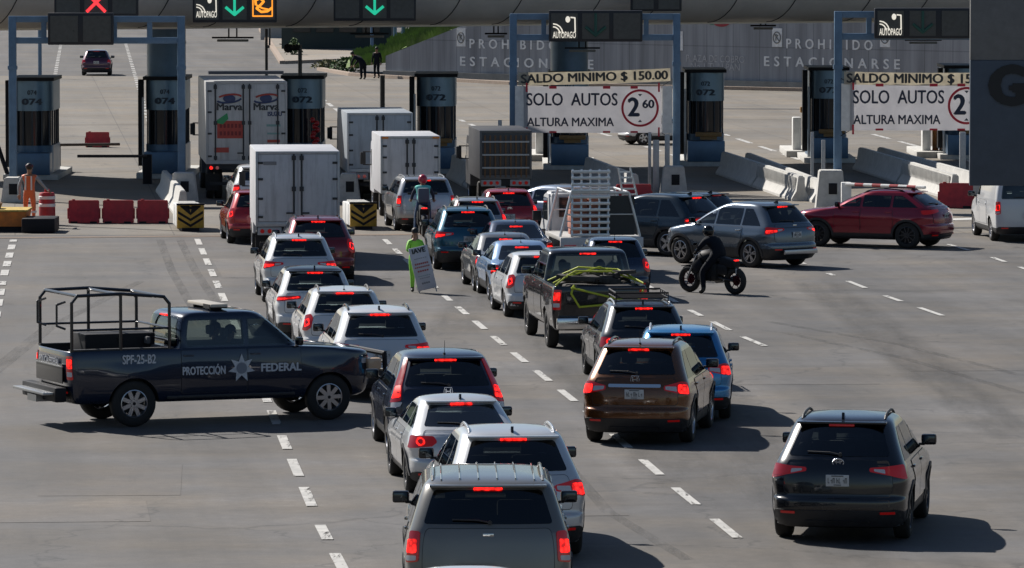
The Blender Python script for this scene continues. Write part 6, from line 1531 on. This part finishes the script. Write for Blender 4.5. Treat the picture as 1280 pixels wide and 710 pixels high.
b = MB(); b.box((0, -L2 - .03, 1.08), (1.5, .03, .02)); b.build('tailgate_trim', [STEEL], pt); text('tailgate_lettering', 'POLICÍA FEDERAL', .17, mat('lettering_grey', (.42, .43, .45), .5), pt, (0, -L2 - .024, 1.14), width=1.1, bold=.006)
b = MB(); b.box((0, -L2 - .02, .95), (1.48, .02, .34), bev=.01); b.build('tailgate_panel', [mat('tailgate_grey', (.055, .052, .05), .4, .3)], pt)
b = MB(); b.box((0, -L2 - .12, .60), (1.9, .22, .26), bev=.04); b.build('rear_bumper', [BLK], pt); b = MB(); b.box((0, -L2 - .30, .62), (1.75, .24, .045), bev=.01); b.box((0, -L2 - .2, .5), (.5, .3, .12)); b.build('rear_step', [STEEL], pt)
b = MB(); t = .030; zr, zt = 1.34, 2.32; ys = (-L2 + .10, -L2 + .85 + .15, -L2 + 1.9); x = .90
for s in (-1, 1):
    b.tube([(s * x, ys[0], zr), (s * x, ys[0], zt - .12), (s * x, ys[0] + .10, zt), (s * x, ys[1], zt + .02), (s * x, ys[2] - .1, zt - .05), (s * x, ys[2], zt - .17), (s * x, ys[2], zr)], t, 8)
    b.tube([(s * x, ys[1], zr), (s * x, ys[1], zt)], t, 8); b.tube([(s * x, ys[0], 1.72), (s * x, ys[1], 1.72), (s * x, ys[2], 1.72)], t * .7, 8)
b.tube([(-x, ys[1], zt), (x, ys[1], zt)], t, 8); b.tube([(-x, ys[2] - .1, zt - .05), (x, ys[2] - .1, zt - .05)], t, 8); b.tube([(-x, ys[0] + .1, zt), (x, ys[0] + .1, zt)], t, 8); b.tube([(-x, ys[2], 1.72), (x, ys[2], 1.72)], t * .7, 8); b.tube([(-x, ys[2], 1.5), (x, ys[2], 1.5)], t * .7, 8)
for s in (-1, 1): b.tube([(s * .55, ys[0], 1.72), (s * .55, ys[0] - .16, 1.78), (s * .55, ys[0] - .16, 2.15), (s * .55, ys[0], 2.2)], .02, 6)
b.build('roll_cage', [mat('cage_black', (.012, .012, .014), .3, 0, .5)], pt)
b = MB(); b.box((0, -1.75, 1.33), (.7, 1.3, .55), bev=.03); b.cyl((.30, -1.75, 1.5), (.37, -1.75, 1.5), .05); b.build('bed_bench', [BLK], pt)
for s in (-1, 1): MB().box((s * .86, -L2 + 1.02, 1.365), (.12, 1.9, .03)).build('bed_rail_cap', [PLAST], pt)
b = MB(); b.box((0, .0, 2.065), (1.25, .32, .06), bev=.02); lb = b.build('light_bar', [mat('bar_cream', (.55, .50, .42), .35)], pt); b = MB(); b.box((-.45, 0, 2.0), (.06, .2, .06)); b.box((.45, 0, 2.0), (.06, .2, .06)); b.box((.42, 0, 2.05), (.34, .335, .07)); b.build('bar_end', [BLK], lb)
b = MB(); b.tube([(-.85, L2 + .02, .55), (-.85, L2 + .14, .7), (-.85, L2 + .12, 1.15), (.85, L2 + .12, 1.15), (.85, L2 + .14, .7), (.85, L2 + .02, .55)], .045, 8)
for z in (.7, .85, 1.0): b.tube([(-.85, L2 + .13, z), (.85, L2 + .13, z)], .025, 6)
b.build('bull_bar', [BLK], pt); b = MB(); b.box((.86, L2 - .10, .98), (.2, .26, .2), bev=.04); b.box((-.86, L2 - .10, .98), (.2, .26, .2), bev=.04); b.build('headlight_unit', [mat('headlight_amber', (.6, .42, .28), .15)], pt)
b = MB(); b.box((0, .1, .50), (1.96, 2.4, .06), bev=.02); b.build('side_step', [PLAST], pt)

# box trucks
t1 = box_truck('box_truck', 'tall white box truck with red sticker and round emblems on its rear doors', 'box truck', 2.60, 3.78, 7.4, 1.15, (.50, .50, .50), wheel_r=.5, lights='pair', rods=2, frame=mat('frame_pale', (.42, .42, .42), .5), cabm=mat('cab_dark', (.05, .06, .08), .5), rear_lit=True)
def byrear(r, px, py, hd, h=0): p = at(px, py, h); r.location = (p.x, p.y, 0); r.rotation_euler = (0, 0, -R(hd))
byrear(t1, 308, 102, -5, 3.78); s1 = scale_at(at(308, 102, 3.78)); print('marva scale', s1, 'dist', t1.location.y)
def st_(x, z): return (x, -.045, z)
REDS = mat('sticker_red', (.42, .05, .035), .5, var=.15, vscale=9); NAV2 = mat('sticker_navy', (.03, .05, .13), .5); GRNS = mat('sticker_green', (.03, .28, .10), .5)
for sx in (-.55, .62):
    b = MB(); b.tube([(sx + .40 * math.cos(a * PI / 10), -.05, 3.24 + .13 * math.sin(a * PI / 10) + .04 * math.cos(a * PI / 10)) for a in range(1, 9)], .03, 6); b.build('emblem_arc', [REDS], t1)
    b = MB(); b.tube([(sx + .40 * math.cos(a * PI / 10), -.05, 3.24 + .13 * math.sin(a * PI / 10) + .04 * math.cos(a * PI / 10)) for a in range(11, 20)], .03, 6); b.ball((sx, -.05, 3.24), .17, n=14, sc=(1.2, .1, .75)); b.build('emblem_disc', [NAV2], t1)
    text('company_name', 'Marva', .32, INK, t1, (sx, -.05, 2.97), width=.82, bold=.012)
b = MB(); b.box((-.52, -.04, 2.25), (.84, .012, .56)); o = b.build('red_sticker', [REDS], t1); b = MB()
for z in (2.37, 2.13):
    for k in range(6): b.box((-.82 + k * .12, -.05, z), (.075, .006, .13))
b.build('sticker_marks', [mat('sticker_dark_red', (.2, .02, .02), .6)], o)
b = MB(); b.prism([(-.95, 2.55), (-.62, 2.78), (-.58, 2.6), (-.75, 2.42), (-.95, 2.45)], 'y', -.055, -.045); b.build('leaf_sticker', [GRNS], t1)
b = MB(); b.box((-.80, -.045, 1.60), (.46, .01, .16)); b.build('red_strip', [REDS], t1)
text('sticker_lettering', 'ISUZU', .2, NAV2, t1, (.90, -.05, 2.74), width=.46, bold=.01)
for z, w, hh, m in ((2.38, .45, .07, mat('sticker_teal', (.2, .35, .33), .5)), (2.12, .40, .06, MATS['sticker_teal']), (1.88, .4, .09, REDS), (1.70, .36, .06, INK)): MB().box((.86, -.045, z), (w, .01, hh)).build('side_sticker', [m], t1)
b = MB(); b.box((0, .6, 4.06), (2.4, .9, .1)); b.build('roof_edge', [mat('cab_dark', (.05, .06, .08), .5)], t1)
t2 = box_truck('box_truck', 'nearer white box truck with round lamps behind the maroon SUV', 'box truck', 2.18, 2.93, 4.6, .98, (.58, .58, .60), rods=1); byrear(t2, 372, 189, -4.5, 2.93); print('box2', t2.location.y, scale_at(at(372, 189, 3.05)) * 2.12)
b = MB(); b.box((-.72, -.04, 2.62), (.34, .01, .09)); b.build('door_sticker', [mat('sticker_grey', (.22, .22, .23), .5)], t2)
t3 = box_truck('box_truck', 'white box truck ahead of the silver off-roader with amber roof lamps', 'box truck', 1.80, 2.45, 4.2, .72, (.60, .60, .62), rods=1); byrear(t3, 513, 170, -5, 2.45); print('box3', t3.location.y, scale_at(at(512, 170, 2.9)) * 1.98)
for x in (-.85, .85): MB().box((x * .9, -.05, 2.40), (.2, .04, .05)).build('marker_lamp', [AMBER], t3)
t4 = box_truck('box_truck', 'farther pale blue grey box truck behind the one with amber roof lamps', 'box truck', 2.1, 2.8, 5.5, .9, (.42, .46, .50), rods=1); byrear(t4, 475, 141, -5, 2.8); print('box4', t4.location.y, scale_at(at(474, 141, 3.3)) * 2.15)
t5 = box_truck('stake_truck', 'grey stake truck leaving the booths left of the middle gantry', 'truck', 1.62, 2.45, 4.2, .95, (.07, .07, .075), rods=1, doors=False, cabw=1.5, frame=mat('frame_grey_dark', (.13, .13, .13), .5)); byrear(t5, 632, 163, -5, 2.45)
b = MB()
for k in range(9): b.box((-.64 + k * .16, -.03, 1.65), (.05, .04, 1.3))
b.build('slat', [mat('wood_brown', (.18, .10, .05), .8)], t5); b = MB()
for z in (1.3, 1.7, 2.1): b.box((0, -.055, z), (1.46, .03, .05))
b.build('rear_rail', [GALV], t5)

# flatbed with aluminium racks
fb = empty('flatbed_truck', label='white flatbed truck carrying an aluminium ladder rack', cat='flatbed truck'); FW = mat('flatbed_white', (.62, .62, .62), .4, var=.08)
b = MB(); b.box((0, 1.5, .98), (2.05, 3.1, .10), bev=.02); b.build('deck', [mat('deck_pale', (.45, .44, .42), .6, var=.15)], fb); b = MB(); b.box((0, -.03, .90), (2.08, .08, .24), bev=.01); b.build('rear_sill', [FW], fb)
b = MB(); b.box((0, 1.6, .72), (.8, 3.4, .3)); b.box((0, .2, .6), (1.5, .1, .12)); b.build('chassis', [PLAST], fb)
b = MB(); b.prism([(3.2, .5), (5.1, .5), (5.15, 1.05), (4.75, 1.3), (4.3, 1.95), (3.9, 2.02), (3.25, 2.02)], 'x', -.9, .9); bmesh.ops.bevel(b.bm, geom=b.bm.edges[:], offset=.07, segments=3, affect='EDGES'); b.build('cab', [FW], fb, 50)
for s in (-1, 1):
    b = MB(); b.prism([(3.5, 1.28), (4.6, 1.28), (4.2, 1.85), (3.5, 1.85)], 'x', s * .895, s * .91); b.build('side_window', [MATS['cab_glass']], fb); b = MB(); b.box((s * 1.05, 4.5, 1.35), (.22, .1, .26), bev=.03); b.build('mirror', [PLAST], fb)
    b = MB(); b.box((s * .8, -.08, .78), (.3, .03, .11)); b.build('taillight', [REDL], fb)
    for y in (.9, 4.2): wheel(fb, s * .82, y, .36, .22, 'steel', ALLOY)
b = MB(); b.box((0, 3.19, 1.62), (1.3, .02, .5)); b.build('rear_window', [MATS['cab_glass']], fb)
ALU = mat('aluminium', (.62, .63, .64), .35, .7, var=.08)
b = MB()
for y in (.3, 2.9):
    for s in (-1, 1): b.tube([(s * 1.0, y, 1.03), (s * .72, y, 2.12)], .035, 6)
    b.tube([(-.72, y, 2.12), (.72, y, 2.12)], .03, 6); b.tube([(-.86, y, 1.58), (.86, y, 1.58)], .02, 6)
for s in (-1, 1): b.tube([(s * .72, .3, 2.12), (s * .72, 2.9, 2.12)], .03, 6)
b.build('rack_frame', [ALU], fb)
MB().box((.45, .34, 1.55), (.85, .03, .98)).build('headboard', [mat('board_dark', (.015, .02, .025), .4)], fb)
fb.location = at(752, 348); fb.rotation_euler = (0, 0, R(7))
def free_on(base, o): o.matrix_world = Matrix.Translation(base.location) @ Matrix.Rotation(base.rotation_euler.z, 4, 'Z'); return o
r = empty('ladder_rack', label='tall aluminium ladder lattice leaning on the flatbed truck', cat='ladder'); b = MB()
for k in range(5): x = -.73 + k * .225; b.tube([(x, .12, 1.03), (x + .06, .45, 2.70)], .030, 6)
b.build('stile', [ALU], r); b = MB()
for k in range(11):
    t = k / 10; y = .10 + .32 * t - .05; z = 1.08 + 1.56 * t; b.box((-.28 + .06 * t, y, z), (.98, .05, .075), bev=.01)
b.build('rung', [ALU], r); free_on(fb, r)
r = empty('step_ladder', label='narrow aluminium step ladder beside the tall lattice on the flatbed', cat='ladder'); b = MB(); b.tube([(.62, .6, 2.0), (.50, .6, 2.72)], .025, 6); b.tube([(.98, .6, 2.0), (.80, .6, 2.72)], .025, 6)
for k in range(5): b.box((.80 - k * .035, .6, 2.06 + k * .14), (.36 - .02 * k, .05, .04))
b.build('ladder_frame', [ALU], r); free_on(fb, r)
TER = mat('terracotta', (.42, .17, .12), .8, var=.25, vscale=10)
for k in range(6):
    for j in range(2):
        o = MB().box((-.52 + j * .46, .65, 1.14 + k * .16), (.42, .5, .13), 0, Matrix.Rotation(R(rnd.uniform(-4, 4)), 4, 'Z'), .015).build('tile_bundle', [TER]); tag(o, 'terracotta tile bundle stacked behind the ladder lattice on the flatbed', 'tile bundle', 'tile bundles stacked on the flatbed'); free_on(fb, o)

# ================================================================ PEOPLE AND MOTORCYCLES
LIME = mat('hi_vis_lime', (.22, .58, .05), .6, var=.1); GREYC = mat('cloth_grey', (.30, .31, .33), .85, var=.12); DARKC = mat('cloth_dark', (.008, .010, .016), .85, spec=.2); JEAN = mat('denim_blue', (.05, .09, .17), .85, var=.15); TURQ = mat('cloth_turquoise', (.14, .58, .50), .75, var=.1)
w = person('worker in orange vest and trousers with a dark cap by the striped drum', ORNG, ORNG, dict(el=(-.30, -.02, 1.14), wl=(-.30, .02, .90), er=(.36, .08, 1.20), wr=(.50, .20, 1.02)), sleeve=GREYC, k=1.02, bulk=1.06)
w.location = at(37, 283); w.rotation_euler = (0, 0, R(-8)); body = [c for c in w.children if c.name.startswith('body')][0]
MB().ball((0, .02, 1.73), .115, 0, 14, (1, 1.15, .55)).box((0, .12, 1.70), (.16, .12, .02)).build('cap', [mat('cap_maroon', (.08, .02, .035), .8)], body)
for x in (-.085, .085): MB().box((x, -.118, 1.24), (.045, .03, .40), bev=.01).build('reflective_stripe', [mat('band_white', (.7, .7, .68), .4)], body)
for z in (.42,):
    for x in (-.12, .12): MB().lathe([(.078, z - .03), (.082, z - .03), (.082, z + .03), (.078, z + .03)], 16, c=(x, .015, 0)).build('reflective_band', [MATS['band_white']], body)
g = person('person in lime green jacket and trousers holding the tall white board', LIME, LIME, dict(sl=(-.17, .02, 1.40), el=(-.24, .12, 1.16), wl=(-.12, .24, 1.18), sr=(.17, .02, 1.40), er=(.25, .14, 1.18), wr=(.14, .25, 1.15), kl=(-.09, .03, .50), al=(-.09, 0, .10), tl=(-.10, .13, .04), kr=(.08, .02, .50), ar=(.08, 0, .10), tr=(.10, .13, .04)), k=.86, bulk=1.25)
g.location = at(519, 365.5); g.rotation_euler = (0, 0, R(192)); body = [c for c in g.children if c.name.startswith('body')][0]
MB().ball((0, -.05, 1.52), .09, 0, 12, (1.1, .6, 1.6)).build('long_hair', [MATS['hair_black']], body)
bd = empty('sign_board', label='tall white price board with red and dark lettering held by the person in lime green', cat='board'); b = MB(); b.box((0, 0, .78), (.50, .04, 1.30), bev=.01); bo = b.build('board_panel', [mat('board_white', (.60, .59, .62), .5, var=.1, vscale=4)], bd)
b = MB(); b.box((-.22, .03, .15), (.03, .03, .3)); b.box((.22, .03, .15), (.03, .03, .3)); b.build('board_leg', [GALV], bd)
text('board_lettering', 'IAVE', .2, INK, bo, (0, -.028, 1.31), width=.36, bold=.01)
for z, w_, m, t in ((1.08, .34, 'sticker_grey', .02), (.92, .36, 'sticker_red', .05), (.82, .40, 'sticker_red', .04), (.70, .30, 'sticker_red', .05), (.55, .34, 'sticker_teal', .02), (.48, .28, 'sticker_grey', .02), (.33, .22, 'sticker_grey', .05)): 
    b = MB()
    n = int(w_ / .05)
    for k in range(n): b.box((-w_ / 2 + (k + .5) * w_ / n, -.024, z), (w_ / n * .7, .006, t))
    b.build('print_line', [MATS[m]], bo)
bd.scale = (.92, 1, .80); pb = at(536, 365); bd.location = (pb.x, pb.y - .55, 0); bd.rotation_euler = (R(-3), R(-13), R(4))
m1 = motorcycle('black motorcycle ridden by a dark clad rider in front of the blue grey SUV', BLK, mat('rim_red', (.09, .01, .02), .4, .4)); 
a = at(917, 368); f = at(864, 365.3); m1.location = ((a.x + f.x) / 2, (a.y + f.y) / 2, 0); m1.rotation_euler = (0, 0, math.atan2(f.y - a.y, f.x - a.x) - PI / 2); print('moto', math.degrees(m1.rotation_euler.z), (f - a).length); m1.rotation_euler = (0, 0, R(48))
rd = person('rider all in black with helmet on the black motorcycle', DARKC, DARKC, dict(RIDE_FOOT, chest=(0, -.02, 1.28), neck=(0, .08, 1.42), head0=(0, .12, 1.49), head1=(0, .14, 1.57), head2=(0, .14, 1.63), sl=(-.22, .03, 1.36), sr=(.22, .03, 1.36)), helmet=GLOSSB, gloves=BLK, bulk=1.6, k=.94); rd.location = m1.location; rd.rotation_euler = m1.rotation_euler
m2 = motorcycle('small scooter seen from behind under the rider in turquoise', BLK, ALLOY); p = at(528, 297); m2.rotation_euler = (0, 0, R(4)); m2.location = (p.x, p.y + .95, 0); 
rd = person('scooter rider with red helmet and turquoise shirt', TURQ, JEAN, dict(RIDE_FOOT, kl=(-.19, .14, .58), al=(-.23, .0, .10), tl=(-.24, .13, .04), kr=(.19, .17, .72), ar=(.19, -.08, .36), tr=(.19, .08, .30), el=(-.31, .08, 1.2), er=(.31, .08, 1.2)), sleeve=mat('cloth_navy', (.02, .03, .06), .8), helmet=mat('helmet_red', (.42, .02, .05), .3, 0, .5), k=.95, bulk=1.2); rd.location = m2.location; rd.rotation_euler = m2.rotation_euler
body = [c for c in rd.children if c.name.startswith('body')][0]; bp = MB().box((0, -.30, 1.22), (.34, .17, .44), bev=.06).build('backpack', [mat('cloth_slate', (.10, .14, .18), .85)]); tag(bp, 'slate backpack worn by the scooter rider in turquoise', 'backpack'); bp.location = rd.location; bp.rotation_euler = rd.rotation_euler; bp.scale = rd.scale
p1 = person('pedestrian bending forward beside the standing walker beyond the plaza', DARKC, DARKC, dict(waist=(-.06, .10, 1.08), chest=(-.16, .30, 1.22), neck=(-.24, .42, 1.34), head0=(-.28, .47, 1.40), head1=(-.33, .52, 1.47), head2=(-.35, .54, 1.53), sl=(-.36, .30, 1.26), el=(-.42, .4, 1.0), wl=(-.36, .5, .8), sr=(.04, .36, 1.26), er=(.0, .5, 1.0), wr=(-.1, .58, .82)), bulk=1.35); p1.scale = (1.1, 1.1, 1.0); p1.location = at(454, 99.5); p1.rotation_euler = (0, 0, R(40))
p2 = person('pedestrian in dark clothes standing upright beyond the plaza', DARKC, DARKC, dict(kl=(-.12, .10, .5), al=(-.13, -.02, .1), tl=(-.13, .12, .04)), bulk=1.3); p2.location = at(471, 98); p2.rotation_euler = (0, 0, R(160))

# drivers and passengers seen through the glass
def seated(top, label):
    z = 0.0
    P_ = dict(pelvis=(0, 0, z), waist=(0, -.06, .17), chest=(0, -.12, .40), neck=(0, -.12, .58), head0=(0, -.10, .67), head1=(0, -.09, .77), head2=(0, -.10, .83), hl=(-.10, .05, -.02), kl=(-.13, .42, .05), al=(-.13, .60, -.30), tl=(-.13, .74, -.34),
              hr=(.10, .05, -.02), kr=(.13, .42, .05), ar=(.13, .60, -.30), tr=(.13, .74, -.34), sl=(-.19, -.12, .50), el=(-.24, .10, .30), wl=(-.15, .34, .38), sr=(.19, -.12, .50), er=(.24, .10, .30), wr=(.15, .34, .38))
    return person(label, top, DARKC, P_, k=.95)
protos = {}
for car, x, top, lab in (('dark blue police', -.40, DARKC, 'driver at the wheel of the dark blue police pickup'), ('dark blue police', .40, DARKC, 'passenger beside the driver of the dark blue police pickup'),
        ('black pickup', -.40, GREYC, 'driver of the black pickup with the strapped load'), ('black pickup', .40, DARKC, 'passenger in the black pickup with the strapped load'),
        ('brown metallic', -.37, TURQ, 'driver seen through the rear glass of the brown SUV'), ('dark blue SUV with tall', -.37, WHITEP, 'driver seen through the rear glass of the dark blue SUV'), ('white SUV with plate', -.37, DARKC, 'driver inside the white SUV in front of the police pickup'), ('small white hatchback left', -.37, GREYC, 'driver inside the small white hatchback beside the black pickup'), ('dark grey SUV with a black', -.37, DARKC, 'driver inside the dark grey SUV with the luggage basket')):
    r = next(o for o in C.objects if o.get('label', '').startswith(car) and o.parent is None)
    if top.name in protos: q = copy_tree(protos[top.name]); q['label'] = lab
    else: q = seated(top, lab); protos[top.name] = q
    y, z = SEATS[r.name]; k = r.scale[0]; rz = r.rotation_euler.z; off = Matrix.Rotation(rz, 3, 'Z') @ Vector((x * k, y * k, 0))
    q.location = (r.location.x + off.x, r.location.y + off.y, z * k); q.rotation_euler = (0, 0, rz)
